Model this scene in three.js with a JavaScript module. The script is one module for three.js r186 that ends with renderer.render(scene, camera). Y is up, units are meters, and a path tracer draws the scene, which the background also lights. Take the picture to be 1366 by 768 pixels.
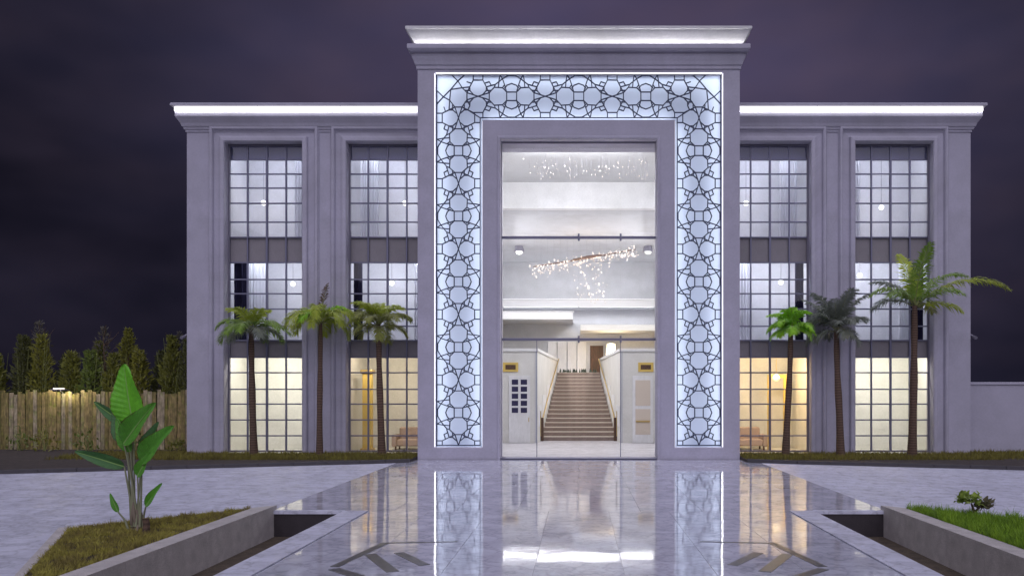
import * as THREE from 'three';
import { mergeGeometries } from 'three/addons/utils/BufferGeometryUtils.js';
import { RoundedBoxGeometry } from 'three/addons/geometries/RoundedBoxGeometry.js';
import { RectAreaLightUniformsLib } from 'three/addons/lights/RectAreaLightUniformsLib.js';
import { createNoise2D, createNoise3D } from 'simplex-noise';

// ---------------------------------------------------------------- camera, sky, moonlight, exposure
const scene = new THREE.Scene();
const camera = new THREE.PerspectiveCamera(2 * Math.atan(384 / 1072) * 180 / Math.PI, 1366 / 768, 0.1, 900);
camera.position.set(0, 2.316, 28.2);
camera.lookAt(0, 2.316, 0);
camera.setViewOffset(1366, 768, -89, -141, 1366, 768);          // a shift lens keeps the verticals upright

const renderer = new THREE.WebGLRenderer({ antialias: true });
renderer.toneMapping = THREE.LinearToneMapping;
renderer.toneMappingExposure = 1.0;
renderer.shadowMap.enabled = true;
RectAreaLightUniformsLib.init();

let seed = 20240611;
const rnd = () => { seed = (seed + 0x6d2b79f5) | 0; let t = Math.imul(seed ^ (seed >>> 15), 1 | seed); t = (t + Math.imul(t ^ (t >>> 7), 61 | t)) ^ t; return ((t ^ (t >>> 14)) >>> 0) / 4294967296; };
const R = (a, b) => a + (b - a) * rnd();
const N2 = createNoise2D(rnd), N3 = createNoise3D(rnd);
const fbm3 = (x, y, z, o = 4) => { let s = 0, a = 0.5, f = 1; for (let i = 0; i < o; i++) { s += a * N3(x * f, y * f, z * f); a *= 0.5; f *= 2.03; } return s; };
const fbm2 = (x, y, o = 4) => { let s = 0, a = 0.5, f = 1; for (let i = 0; i < o; i++) { s += a * N2(x * f, y * f); a *= 0.5; f *= 2.03; } return s; };
const clamp = (x, a = 0, b = 1) => Math.min(b, Math.max(a, x));

{ // night sky: purple city air with thin broken cloud
  const W = 1024, H = 512, d = new Float32Array(W * H * 4);
  const town = new THREE.Vector3(0.05, 0.42, -0.9).normalize();
  for (let j = 0; j < H; j++) for (let i = 0; i < W; i++) {
    const up = ((j + 0.5) / H - 0.5) * Math.PI, az = ((i + 0.5) / W - 0.5) * 2 * Math.PI;
    const x = Math.cos(az) * Math.cos(up), y = Math.sin(up), z = Math.sin(az) * Math.cos(up);
    const cl = fbm3(x * 1.7 + 3, y * 4.2, z * 1.7, 5), fine = fbm3(x * 5, y * 13 + 7, z * 5, 4);
    const near = Math.max(0, x * town.x + y * town.y + z * town.z);
    const town_glow = Math.pow(near, 10); let v = 0.0098 + 0.062 * town_glow + 0.017 * cl * (0.6 + town_glow) + 0.008 * fine;
    v = Math.max(v, 0.005);
    const warm = clamp(0.5 + fine * 0.9);
    const o = (j * W + i) * 4;
    d[o] = v * (0.79 + 0.1 * warm + 0.08 * town_glow); d[o + 1] = v * 0.74; d[o + 2] = v * (1.52 - 0.18 * warm); d[o + 3] = 1;
  }
  const t = new THREE.DataTexture(d, W, H, THREE.RGBAFormat, THREE.FloatType);
  t.mapping = THREE.EquirectangularReflectionMapping; t.magFilter = THREE.LinearFilter; t.needsUpdate = true;
  scene.background = t; scene.environment = t;
}
const moon = new THREE.DirectionalLight(new THREE.Color().setRGB(0.85, 0.82, 1.0), 2.25);
moon.position.set(1.5, 34, 26); moon.target.position.set(0, 3, 0);
moon.castShadow = true; moon.shadow.radius = 170;
Object.assign(moon.shadow.camera, { left: -35, right: 35, top: 30, bottom: -30, near: 1, far: 120 });
moon.shadow.mapSize.set(2048, 2048);
moon.name = 'moonlight';
scene.add(moon, moon.target);

// ---------------------------------------------------------------- helpers
const used = {};
const numbered = (n) => { used[n] = (used[n] ?? -1) + 1; return used[n] ? `${n}_${String(used[n]).padStart(3, '0')}` : n; };
const V = (x, y, z) => new THREE.Vector3(x, y, z);
const lin = (r, g, b) => new THREE.Color().setRGB(r, g, b);
function clean(g) { if (g.index) g = g.toNonIndexed(); for (const k of Object.keys(g.attributes)) if (!['position', 'normal', 'uv', 'color'].includes(k)) g.deleteAttribute(k); if (!g.attributes.normal) g.computeVertexNormals(); if (!g.attributes.uv) g.setAttribute('uv', new THREE.Float32BufferAttribute(new Float32Array(g.attributes.position.count * 2), 2)); return g; }
const join = (list) => (list.length === 1 ? clean(list[0]) : mergeGeometries(list.map(clean)));
function mesh(name, geo, mat, parent, top) {
  const m = new THREE.Mesh(Array.isArray(geo) ? join(geo) : geo, mat);
  m.name = top ? numbered(name) : name; m.castShadow = m.receiveShadow = true; (parent ?? scene).add(m); return m;
}
function group(name, parent) { const g = new THREE.Group(); g.name = parent ? name : numbered(name); (parent ?? scene).add(g); return g; }
function tag(o, label, category, grp, kind) { o.userData.label = label; o.userData.category = category; if (grp) o.userData.group = grp; if (kind) o.userData.kind = kind; return o; }
function quads(list) { // list of [a,b,c,d] corner arrays, counter-clockwise; uv in metres
  const p = [], u = [], n = []; const A = V(), B = V(), C = V(), D = V(), e = V(), f = V();
  for (const [a, b, c, d] of list) {
    A.set(...a); B.set(...b); C.set(...c); D.set(...d);
    e.subVectors(C, A); f.subVectors(D, B); const nn = e.clone().cross(f).normalize();
    const w = A.distanceTo(B), h = A.distanceTo(D);
    for (const [q, s, t] of [[A, 0, 0], [B, w, 0], [C, w, h], [A, 0, 0], [C, w, h], [D, 0, h]]) { p.push(q.x, q.y, q.z); u.push(s, t); n.push(nn.x, nn.y, nn.z); }
  }
  const g = new THREE.BufferGeometry();
  g.setAttribute('position', new THREE.Float32BufferAttribute(p, 3)); g.setAttribute('normal', new THREE.Float32BufferAttribute(n, 3)); g.setAttribute('uv', new THREE.Float32BufferAttribute(u, 2));
  return g;
}
function box(x0, x1, y0, y1, z0, z1, uo = 0, vo = 0) {
  const g = quads([
    [[x0, y0, z1], [x1, y0, z1], [x1, y1, z1], [x0, y1, z1]], [[x1, y0, z0], [x0, y0, z0], [x0, y1, z0], [x1, y1, z0]],
    [[x0, y1, z1], [x1, y1, z1], [x1, y1, z0], [x0, y1, z0]], [[x0, y0, z0], [x1, y0, z0], [x1, y0, z1], [x0, y0, z1]],
    [[x1, y0, z1], [x1, y0, z0], [x1, y1, z0], [x1, y1, z1]], [[x0, y0, z0], [x0, y0, z1], [x0, y1, z1], [x0, y1, z0]]]);
  if (uo || vo) { const a = g.attributes.uv; for (let i = 0; i < a.count; i++) a.setXY(i, a.getX(i) + uo, a.getY(i) + vo); }
  return g;
}
function rbox(x0, x1, y0, y1, z0, z1, r = 0.015) { const g = new RoundedBoxGeometry(x1 - x0, y1 - y0, z1 - z0, 1, r); g.translate((x0 + x1) / 2, (y0 + y1) / 2, (z0 + z1) / 2); return clean(g); }
function cornice(profile, x0, x1, zb, zf) { // profile of [outwards, height] swept round left, front and right sides
  const c = ([o, y]) => [[x0 - o, y, zb], [x0 - o, y, zf + o], [x1 + o, y, zf + o], [x1 + o, y, zb]], list = [];
  for (let i = 0; i + 1 < profile.length; i++) { const a = c(profile[i]), b = c(profile[i + 1]); for (let k = 0; k < 3; k++) list.push([a[k], a[k + 1], b[k + 1], b[k]]); }
  return quads(list);
}
function surround(profile, x0, x1, y0, y1, closed = false) { // profile of [outwards, z] swept round an opening; open at the bottom unless closed
  const c = ([o, z]) => [[x0 - o, closed ? y0 - o : y0, z], [x0 - o, y1 + o, z], [x1 + o, y1 + o, z], [x1 + o, closed ? y0 - o : y0, z]], list = [];
  for (let i = 0; i + 1 < profile.length; i++) { const a = c(profile[i]), b = c(profile[i + 1]); for (let k = 0; k < (closed ? 4 : 3); k++) { const l = (k + 1) % 4; list.push([b[k], b[l], a[l], a[k]].reverse()); } }
  return quads(list);
}
function slab(points, holes, z0, z1) { // outline in x,y extruded along z
  const s = new THREE.Shape(points.map((p) => new THREE.Vector2(...p)));
  for (const h of holes) s.holes.push(new THREE.Path(h.map((p) => new THREE.Vector2(...p))));
  const g = new THREE.ExtrudeGeometry(s, { depth: z1 - z0, bevelEnabled: false }); g.translate(0, 0, z0); return g;
}
function plan(points, y0, y1, holes = []) { // outline in x,z extruded upwards
  const s = new THREE.Shape(points.map(([x, z]) => new THREE.Vector2(x, -z)));
  for (const h of holes) s.holes.push(new THREE.Path(h.map(([x, z]) => new THREE.Vector2(x, -z))));
  const g = y1 > y0 ? new THREE.ExtrudeGeometry(s, { depth: y1 - y0, bevelEnabled: false }) : new THREE.ShapeGeometry(s);
  g.rotateX(-Math.PI / 2); g.translate(0, y0, 0); return g;
}
const rect = (x0, x1, y0, y1) => [[x0, y0], [x1, y0], [x1, y1], [x0, y1]];
function tube(pts, radii, sides = 6, mat) { // tapered tube along points
  const c = new THREE.CatmullRomCurve3(pts), n = Math.max(4, (pts.length - 1) * 4), fr = c.computeFrenetFrames(n), p = [], ix = [], u = [];
  for (let i = 0; i <= n; i++) {
    const t = i / n, q = c.getPoint(t), f = t * (radii.length - 1), k = Math.min(radii.length - 2, Math.floor(f)), r = radii[k] + (radii[k + 1] - radii[k]) * (f - k);
    for (let s = 0; s <= sides; s++) { const a = s / sides * Math.PI * 2; const v = fr.normals[i].clone().multiplyScalar(Math.cos(a) * r).addScaledVector(fr.binormals[i], Math.sin(a) * r).add(q); p.push(v.x, v.y, v.z); u.push(s / sides * 1, t * c.getLength()); }
  }
  for (let i = 0; i < n; i++) for (let s = 0; s < sides; s++) { const a = i * (sides + 1) + s, b = a + sides + 1; ix.push(a, a + 1, b, b, a + 1, b + 1); }
  const g = new THREE.BufferGeometry(); g.setAttribute('position', new THREE.Float32BufferAttribute(p, 3)); g.setAttribute('uv', new THREE.Float32BufferAttribute(u, 2)); g.setIndex(ix); g.computeVertexNormals(); return g;
}
function texture(n, f, srgb = true, rx = 1, ry = 1) { // f(u, v) -> [r, g, b] in 0..1 (sRGB)
  const d = new Uint8Array(n * n * 4);
  for (let j = 0; j < n; j++) for (let i = 0; i < n; i++) { const c = f(i / n, j / n), o = (j * n + i) * 4; d[o] = clamp(c[0]) * 255; d[o + 1] = clamp(c[1]) * 255; d[o + 2] = clamp(c[2]) * 255; d[o + 3] = 255; }
  const t = new THREE.DataTexture(d, n, n); t.wrapS = t.wrapT = THREE.RepeatWrapping; t.magFilter = THREE.LinearFilter; t.minFilter = THREE.LinearMipmapLinearFilter; if (srgb) t.colorSpace = THREE.SRGBColorSpace; t.repeat.set(rx, ry); t.needsUpdate = true; return t;
}
// seamless noise on a torus-like blend
const tile2 = (u, v, s, o, seedz = 0) => { const w = (a) => a; const A = fbm3(u * s, v * s, seedz, o), B = fbm3((u - 1) * s, v * s, seedz, o), C = fbm3(u * s, (v - 1) * s, seedz, o), D = fbm3((u - 1) * s, (v - 1) * s, seedz, o); const x = w(u), y = w(v); return (A * (1 - x) + B * x) * (1 - y) + (C * (1 - x) + D * x) * y; };
const std = (o) => new THREE.MeshStandardMaterial(o), phys = (o) => new THREE.MeshPhysicalMaterial(o);

// ---------------------------------------------------------------- materials
const stuccoTex = texture(512, (u, v) => { const a = tile2(u, v, 5, 4, 1), b = tile2(u, v, 40, 3, 2), c = tile2(u, v * 0.999, 2.2, 2, 9); const k = 0.90 + 0.05 * a + 0.04 * b + 0.05 * c; return [k, k, k * (1 + 0.01 * c)]; }, true, 0.22, 0.22);
const stuccoBump = texture(512, (u, v) => { const b = 0.5 + 0.35 * tile2(u, v, 60, 3, 3) + 0.2 * tile2(u, v, 14, 2, 4); return [b, b, b]; }, false, 0.6, 0.6);
function marble(z, tint, strength) {
  return texture(640, (u, v) => {
    const q = 0.55 * tile2(u, v, 3, 4, z), r = 0.55 * tile2(u, v, 3, 4, z + 5);
    const n1 = tile2(u + 0.0, v, 6, 4, z + 11 + q), vein = Math.pow(1 - Math.min(1, Math.abs(n1 + 0.3 * q) * 5), 3), n2 = tile2(u, v, 13, 4, z + 17 + r), fine = Math.pow(1 - Math.min(1, Math.abs(n2) * 6), 4);
    const cloud = tile2(u, v, 4, 4, z + 23), k = 0.86 + 0.13 * cloud - strength * (0.20 * vein + 0.10 * fine) + 0.04 * r;
    return [k * tint[0], k * tint[1], k * tint[2]];
  }, true, 0.25, 0.25);
}
const marbleTex = marble(1, [0.93, 0.93, 0.97], 0.55), marbleTex2 = marble(40, [0.93, 0.93, 0.98], 0.55);
const waveBump = texture(512, (u, v) => { const b = 0.5 + 0.5 * tile2(u, v, 5, 3, 31) + 0.05 * tile2(u, v, 40, 2, 32); return [b, b, b]; }, false, 0.35, 0.35);
const roughTex = texture(512, (u, v) => { const b = 0.62 + 0.45 * tile2(u, v, 7, 4, 51) + 0.2 * tile2(u, v, 30, 3, 52); return [b, b, b]; }, false, 0.3, 0.3);
const graniteTex = texture(512, (u, v) => { const a = tile2(u, v, 60, 3, 61), b = tile2(u, v, 5, 4, 62), k = 0.80 + 0.16 * a + 0.14 * b; return [k, k * 0.985, k * 0.96]; }, true, 0.6, 0.6);
const soilTex = texture(512, (u, v) => { const a = tile2(u, v, 50, 3, 71), b = tile2(u, v, 6, 4, 72), k = 0.7 + 0.35 * a + 0.25 * b; return [k, k * 0.95, k * 0.9]; }, true, 0.7, 0.7);
const woodTex = texture(512, (u, v) => { const a = tile2(u, v * 0.12, 26, 4, 81), b = tile2(u, v, 7, 4, 82), m = tile2(u, v, 4, 4, 83), k = 0.72 + 0.28 * a + 0.24 * b; const green = clamp(m * 1.4); return [k * (1 - 0.25 * green), k * (0.93 - 0.06 * green), k * (0.80 - 0.36 * green)]; }, true, 0.5, 0.5);
const barkTex = texture(256, (u, v) => { const ring = 0.5 + 0.5 * Math.sin(v * 70 + 2 * tile2(u, v, 6, 2, 91)), a = tile2(u, v, 24, 3, 92), k = 0.62 + 0.22 * ring + 0.25 * a; return [k, k * 0.93, k * 0.86]; }, true, 1, 1);
const M = {
  stucco: std({ color: lin(0.52, 0.50, 0.60), map: stuccoTex, bumpMap: stuccoBump, bumpScale: 0.003, roughness: 0.82 }),
  trim: std({ color: lin(0.52, 0.50, 0.60), map: stuccoTex, roughness: 0.7 }),
  white: std({ color: lin(0.80, 0.79, 0.80), map: stuccoTex, roughness: 0.75 }),
  roomCool: std({ color: lin(0.74, 0.74, 0.79), map: stuccoTex, roughness: 0.9 }),
  roomWarm: std({ color: lin(0.80, 0.785, 0.73), map: stuccoTex, roughness: 0.9 }),
  bar: std({ color: lin(0.17, 0.17, 0.245), roughness: 0.45, metalness: 0.3 }),
  frame: std({ color: lin(0.20, 0.19, 0.24), roughness: 0.5, metalness: 0.2 }),
  spandrel: std({ color: lin(0.29, 0.265, 0.285), map: stuccoTex, roughness: 0.55 }),
  glass: phys({ color: lin(0.97, 0.98, 0.99), roughness: 0.02, transmission: 1, thickness: 0, ior: 1.5 }),
  lattice: std({ color: lin(0.022, 0.032, 0.075), roughness: 0.6, metalness: 0.1 }),
  latticeBack: std({ color: lin(0.53, 0.61, 0.75), roughness: 0.8 }),
  polished: phys({ color: lin(0.92, 0.93, 1.0), map: marbleTex, roughness: 0.085, roughnessMap: roughTex, bumpMap: waveBump, bumpScale: 0.0014, ior: 1.6 }),
  honed: phys({ color: lin(0.93, 0.94, 1.0), map: marbleTex2, roughness: 1.0, roughnessMap: roughTex, bumpMap: waveBump, bumpScale: 0.004 }),
  inlay: phys({ color: lin(0.12, 0.12, 0.14), map: graniteTex, roughness: 0.35 }),
  mortar: std({ color: lin(0.40, 0.40, 0.43), roughness: 0.9 }),
  coping: std({ color: lin(0.80, 0.77, 0.80), map: graniteTex, roughness: 0.7 }),
  clad: std({ color: lin(0.055, 0.045, 0.055), map: graniteTex, roughness: 0.6 }),
  channel: std({ color: lin(0.17, 0.14, 0.11), map: soilTex, roughness: 0.95 }),
  soil: std({ color: lin(0.085, 0.066, 0.035), map: soilTex, roughness: 1 }),
  mulch: std({ color: lin(0.105, 0.092, 0.10), map: soilTex, roughness: 1 }),
  ground: std({ color: lin(0.035, 0.035, 0.035), map: soilTex, roughness: 1 }),
  kerb: std({ color: lin(0.10, 0.095, 0.11), map: graniteTex, roughness: 0.8 }),
  hallFloor: phys({ color: lin(0.86, 0.82, 0.77), map: marbleTex2, roughness: 0.35 }),
  hallWall: std({ color: lin(0.70, 0.70, 0.71), map: stuccoTex, roughness: 0.8 }),
  hallCream: std({ color: lin(0.77, 0.75, 0.715), map: stuccoTex, roughness: 0.8 }),
  hallGrey: std({ color: lin(0.56, 0.565, 0.60), map: stuccoTex, roughness: 0.8 }),
  step: std({ color: lin(0.36, 0.275, 0.24), map: graniteTex, roughness: 0.5 }),
  nosing: std({ color: lin(0.55, 0.47, 0.40), roughness: 0.5 }),
  gold: std({ color: lin(0.62, 0.44, 0.12), roughness: 0.45, metalness: 0.35 }),
  brass: std({ color: lin(0.55, 0.40, 0.16), roughness: 0.35, metalness: 0.8 }),
  navy: std({ color: lin(0.025, 0.022, 0.07), roughness: 0.9 }),
  brown: std({ color: lin(0.16, 0.085, 0.06), map: woodTex, roughness: 0.6 }),
  crystal: phys({ color: lin(0.88, 0.79, 0.72), roughness: 0.1, transmission: 0.35, thickness: 0, ior: 1.5 }),
  wood: std({ color: lin(0.40, 0.32, 0.19), map: woodTex, roughness: 0.9 }),
  bark: std({ color: lin(0.21, 0.155, 0.13), map: barkTex, roughness: 0.95 }),
  sofa: std({ color: lin(0.36, 0.27, 0.22), roughness: 0.9 }),
};
const leafMat = (r, g, b, tr = 0.35) => phys({ color: lin(r, g, b), roughness: 0.95, transmission: tr, thickness: 0, side: THREE.DoubleSide });
const glow = (r, g, b, k) => std({ color: lin(0.8, 0.8, 0.8), emissive: lin(r, g, b), emissiveIntensity: k, roughness: 0.6 });
const LED = glow(1, 0.97, 0.99, 1.1), LEDcool = glow(0.92, 0.96, 1, 1.0), LEDwarm = glow(1, 0.86, 0.66, 1.0);
function area(parent, w, h, pos, target, col, k) { // an area light of the lamp's own size, facing target
  const l = new THREE.RectAreaLight(col, k, w, h); l.name = 'lamp_light'; l.position.set(...pos); parent.add(l); parent.updateMatrixWorld(true);
  const m = new THREE.Matrix4().lookAt(V(...pos), V(...target), Math.abs(target[1] - pos[1]) > 0.9 * V(...pos).distanceTo(V(...target)) ? V(0, 0, -1) : V(0, 1, 0)); l.quaternion.setFromRotationMatrix(m); return l;
}
const coolLight = lin(0.83, 0.87, 1), whiteLight = lin(0.98, 0.98, 1), warmLight = lin(1, 0.86, 0.66), creamLight = lin(1, 0.96, 0.84);

// ================================================================ THE SETTING
{ // one sheet to the horizon, open above the two sunken channels
  const far = 420;
  const g = mesh('ground', plan([[-far, far], [far, far], [far, -far], [-far, -far]], -0.05, -0.05, [[[-6.05, 12.4], [-4.6, 12.4], [-4.6, 22.4], [-6.05, 22.4]], [[4.6, 12.4], [6.05, 12.4], [6.05, 22.4], [4.6, 22.4]]]), M.ground, scene, true);
  tag(g, 'dark open ground reaching the horizon round the forecourt', 'ground', null, 'structure');
}
const limit = (z, side) => (side < 0 ? 772 : 594) / 1072 * (28.2 - z) + 4.5;
function tileSet(w, d, h, n) { const a = []; for (let i = 0; i < n; i++) { const g = rbox(-w / 2 + 0.002, w / 2 - 0.002, -h, 0, -d / 2 + 0.002, d / 2 - 0.002, 0.002); const p = g.attributes.position, u = g.attributes.uv, ox = R(0, 4), oz = R(0, 4); for (let k = 0; k < p.count; k++) u.setXY(k, p.getX(k) + ox, p.getZ(k) + oz); a.push(g); } return a; }
{ // polished marble walk up to the entrance
  const p = group('entrance_walk'); tag(p, 'polished white marble walk mirroring the lit entrance portal', 'walkway', null, 'structure');
  mesh('bedding', [box(-6.1, 6.1, -0.048, -0.026, 0.05, 12.4), box(-4.62, 4.62, -0.048, -0.026, 12.4, 22.4)], M.mortar, p);
  const A = tileSet(1.22, 1.2, 0.025, 6), B = tileSet(8.28 / 7, 1.2, 0.025, 6), T = tileSet(1.22, 0.35, 0.025, 3);
  const put = (set, x, z, y = 0) => { const m = mesh('marble_tile', set[Math.floor(rnd() * set.length)], M.polished, p); m.position.set(x, y + R(-0.0008, 0.0008), z); m.rotation.x = R(-0.0012, 0.0012); m.rotation.z = R(-0.0012, 0.0012); };
  for (let i = 0; i < 10; i++) { put(T, -5.49 + i * 1.22, 0.225); for (let k = 0; k < 10; k++) put(A, -5.49 + i * 1.22, 1.0 + k * 1.2); }
  for (let i = 0; i < 7; i++) for (let k = 0; k < 8; k++) put(B, -3.549 + i * 8.28 / 7, 13.0 + k * 1.2);
  const K = tileSet(0.474, 1.2, 0.05, 4);
  for (const s of [-1, 1]) for (let k = 0; k < 8; k++) { const m = mesh('kerb_stone', K[k % 4], M.honed, p); m.position.set(s * 4.38, 0.022, 13.0 + k * 1.2); }
  // charcoal inlay: an angular border and slanting bars
  const strip = (a, b, w) => { const dx = b[0] - a[0], dz = b[1] - a[1], l = Math.hypot(dx, dz), g = box(-l / 2, l / 2, -0.004, 0.0042, -w / 2, w / 2, R(0, 3), R(0, 3)); const m = mesh('inlay_strip', g, M.inlay, p); m.position.set((a[0] + b[0]) / 2, 0, (a[1] + b[1]) / 2); m.rotation.y = -Math.atan2(dz, dx); };
  for (const s of [-1, 1]) {
    strip([s * 1.9, 15.62], [s * 2.98, 15.74], 0.07);
    strip([s * 3.0, 15.72], [s * 3.27, 17.45], 0.13);
    strip([s * 3.24, 17.58], [s * 1.7, 19.1], 0.16);
    strip([s * 3.02, 16.6], [s * 2.42, 17.75], 0.17);
    strip([s * 2.62, 16.5], [s * 2.08, 17.35], 0.15);
    strip([s * 2.35, 18.05], [s * 1.7, 18.75], 0.2);
  }
}
const bedLine = (x) => { const a = Math.abs(x); return a < 5.7 ? 0 : a < 7.2 ? 1.15 + (a - 5.7) * 0.42 : a < 12.1 ? 1.78 + (a - 7.2) * 0.33 : 3.4 + (a - 12.1) * 0.35; };
for (const s of [-1, 1]) { // honed marble court on both sides
  const p = group('marble_court'); tag(p, s < 0 ? 'pale honed marble court beside the planter with the tall broad-leaved plant' : 'pale honed marble court beside the planter with the low shrub', 'paving', null, 'structure');
  mesh('bedding', plan(s < 0 ? [[-26, 22.4], [-6.1, 22.4], [-6.1, 0.05], [-26, 0.05]] : [[6.1, 22.4], [26, 22.4], [26, 0.05], [6.1, 0.05]], -0.044, -0.026), M.mortar, p);
  const A = tileSet(1.5, 0.9, 0.025, 8);
  for (let i = 0; i < 13; i++) for (let k = 0; k < 24; k++) {
    const x = 6.1 + 0.75 + i * 1.5, z = 0.9 + k * 0.9; if (z + 0.45 < bedLine(x - 0.7) || x - 0.75 > limit(z, s)) continue;
    const m = mesh('marble_slab', A[Math.floor(rnd() * 8)], M.honed, p); m.position.set(s * x, R(-0.0015, 0.0015), z); m.rotation.y = rnd() < 0.5 ? Math.PI : 0;
  }
}
for (const s of [-1, 1]) { // sunken channels beside the walk
  const c = group('sunken_channel'); tag(c, s < 0 ? 'sunken stone channel next to the planter with the tall broad-leaved plant' : 'sunken stone channel next to the planter with the low shrub', 'channel', null, 'structure');
  const X = (a, b) => (s < 0 ? [-b, -a] : [a, b]);
  mesh('channel_bed', box(...X(4.4, 6.2), -0.62, -0.5, 12.3, 22.4), M.channel, c);
  mesh('end_wall', box(...X(4.4, 6.2), -0.5, -0.051, 12.2, 12.4), M.clad, c);
  mesh('end_coping', box(...X(4.64, 6.08), -0.049, 0.012, 12.28, 12.42), M.honed, c);
  mesh('side_wall', box(...X(4.36, 4.6), -0.5, -0.05, 12.42, 22.4), M.coping, c);
}
// triangular planters
function planter(s) {
  const g = group('planter'); tag(g, s < 0 ? 'triangular stone planter with dry grass and the tall broad-leaved plant' : 'triangular stone planter with bright green grass and the low shrub', 'planter');
  const A = [s * 6.0, 12.25], B = [s * 8.62, 14.9], C = [s * 6.0, 20.2], a = [s * 6.34, 12.62], b = [s * 8.42, 14.92], c = [s * 6.34, 19.3], o = (p) => (s < 0 ? p : p.slice().reverse());
  mesh('coping', plan(o([A, a, b, B]), 0.001, 0.1), M.coping, g);
  mesh('coping', plan(o([B, b, c, C]), 0.001, 0.1), M.coping, g);
  for (let k = 0; k < 6; k++) { const z0 = k ? 12.62 + k * 1.24 : 12.25, z1 = k < 5 ? 12.62 + (k + 1) * 1.24 - 0.008 : 20.2; // wall stones along the channel
    mesh('wall_stone', plan(o([[s * 6.0, z1], [s * 6.34, z1], [s * 6.34, k ? z0 : 12.62], [s * 6.0, z0]]), -0.5, 0.102 + R(-0.003, 0.003)), M.coping, g); }
  mesh('soil', plan(o([a, b, c]), 0.0, 0.085), M.soil, g);
  return [a, b, c];
}
const triL = planter(-1), triR = planter(1);
const inTri = (x, z, [a, b, c]) => { const d = (p, q) => (x - q[0]) * (p[1] - q[1]) - (p[0] - q[0]) * (z - q[1]); const A = d(a, b), B = d(b, c), C = d(c, a); return !((A < 0 || B < 0 || C < 0) && (A > 0 || B > 0 || C > 0)); };
// garden beds along the building
const bedOutline = (s) => { const o = [[5.7, 0.2], [5.7, 1.15], [7.2, 1.78], [12.1, 3.4], [26, 8.3], [26, -14], [14.6, -14], [14.6, -1.48], [5.7, -1.48]].map(([x, z]) => [s * x, z]); return s < 0 ? o : o.reverse(); };
for (const s of [-1, 1]) {
  const g = group('garden_bed'); tag(g, s < 0 ? 'dark planted bed before the wing beside the plank fence' : 'dark planted bed before the wing beside the white garden wall', 'garden bed', null, 'structure');
  mesh('soil', plan(bedOutline(s), 0.0, 0.09), M.mulch, g);
  const line = [[5.7, 1.15], [7.2, 1.78], [12.1, 3.4], [26, 8.3]];
  for (let i = 0; i < 3; i++) {
    const [a, b] = [line[i], line[i + 1]], L = Math.hypot(b[0] - a[0], b[1] - a[1]), n = Math.round(L), geo = rbox(-L / n / 2 + 0.004, L / n / 2 - 0.004, -0.02, 0.12, -0.07, 0.07, 0.012);
    for (let k = 0; k < n; k++) { const t = (k + 0.5) / n, m = mesh('kerb_stone', geo, M.kerb, g); m.position.set(s * (a[0] + (b[0] - a[0]) * t), 0, a[1] + (b[1] - a[1]) * t); m.rotation.y = -s * Math.atan2(b[1] - a[1], b[0] - a[0]); }
  }
}

// ================================================================ THE BUILDING
const B = group('building');
tag(B, 'lavender white three storey building with a tall lit lattice portal', 'building');
const WZ = -1.5, GZ = -1.76;                               // wing wall face, window plane
const bays = [[-13.07, -10.2], [-8.57, -5.7], [5.7, 8.57], [10.2, 13.07]];
const WY0 = 0.15, WY1 = 11.6, WX = 14.5;
for (const s of [-1, 1]) {
  const bs = bays.filter((b) => b[0] * s > 0), x0 = s < 0 ? -WX : 5.2, x1 = s < 0 ? -5.2 : WX;
  mesh('wing_wall', slab(rect(x0, x1, 0, 12.45), bs.map(([a, b]) => rect(a - 0.06, b + 0.06, WY0 - 0.06, WY1 + 0.06)), WZ - 0.4, WZ), M.stucco, B);
  mesh('side_wall', box(s < 0 ? -WX : WX - 0.3, s < 0 ? -WX + 0.3 : WX, 0, 12.45, -24, WZ - 0.4), M.stucco, B);
  mesh('roof', box(x0, x1, 12.45, 12.75, -24, WZ - 0.1), M.white, B);
  // crowning cornice with its light line
  const c = group('cornice', B), cx0 = s < 0 ? -WX : 4.6, cx1 = s < 0 ? -4.6 : WX;
  const prof = [[0, 11.98], [0.035, 11.98], [0.035, 12.04], [0.07, 12.06], [0.1, 12.14], [0.13, 12.16], [0.17, 12.27], [0.24, 12.38], [0.28, 12.44], [0.3, 12.48], [0.3, 12.53], [0.3, 12.532], [0.3, 12.83], [0.42, 12.83], [0.42, 12.9], [0.39, 12.93], [-0.6, 12.95]];
  mesh('moulding', cornice(prof, cx0, cx1, -6, WZ), M.trim, c);
  const seg = 3;                                           // light strip in lengths under the lip
  const fx0 = s < 0 ? -WX - 0.3 : 5.7, fx1 = s < 0 ? -5.7 : WX + 0.3;
  for (let i = 0; i < seg; i++) mesh('led_strip', rbox(fx0 + (fx1 - fx0) * i / seg + 0.01, fx0 + (fx1 - fx0) * (i + 1) / seg - 0.01, 12.67, 12.825, WZ + 0.301, WZ + 0.335, 0.012), LED, c);
  mesh('led_strip', rbox(s < 0 ? -WX - 0.335 : WX + 0.301, s < 0 ? -WX - 0.301 : WX + 0.335, 12.67, 12.825, -4, WZ + 0.29, 0.012), LED, c);
  area(c, fx1 - fx0, 0.03, [(fx0 + fx1) / 2, 12.662, WZ + 0.32], [(fx0 + fx1) / 2, 11.9, WZ + 0.22], whiteLight, 30);
}
mesh('rear_wall', box(-WX, WX, 0, 12.45, -24.4, -24), M.stucco, B);
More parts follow.
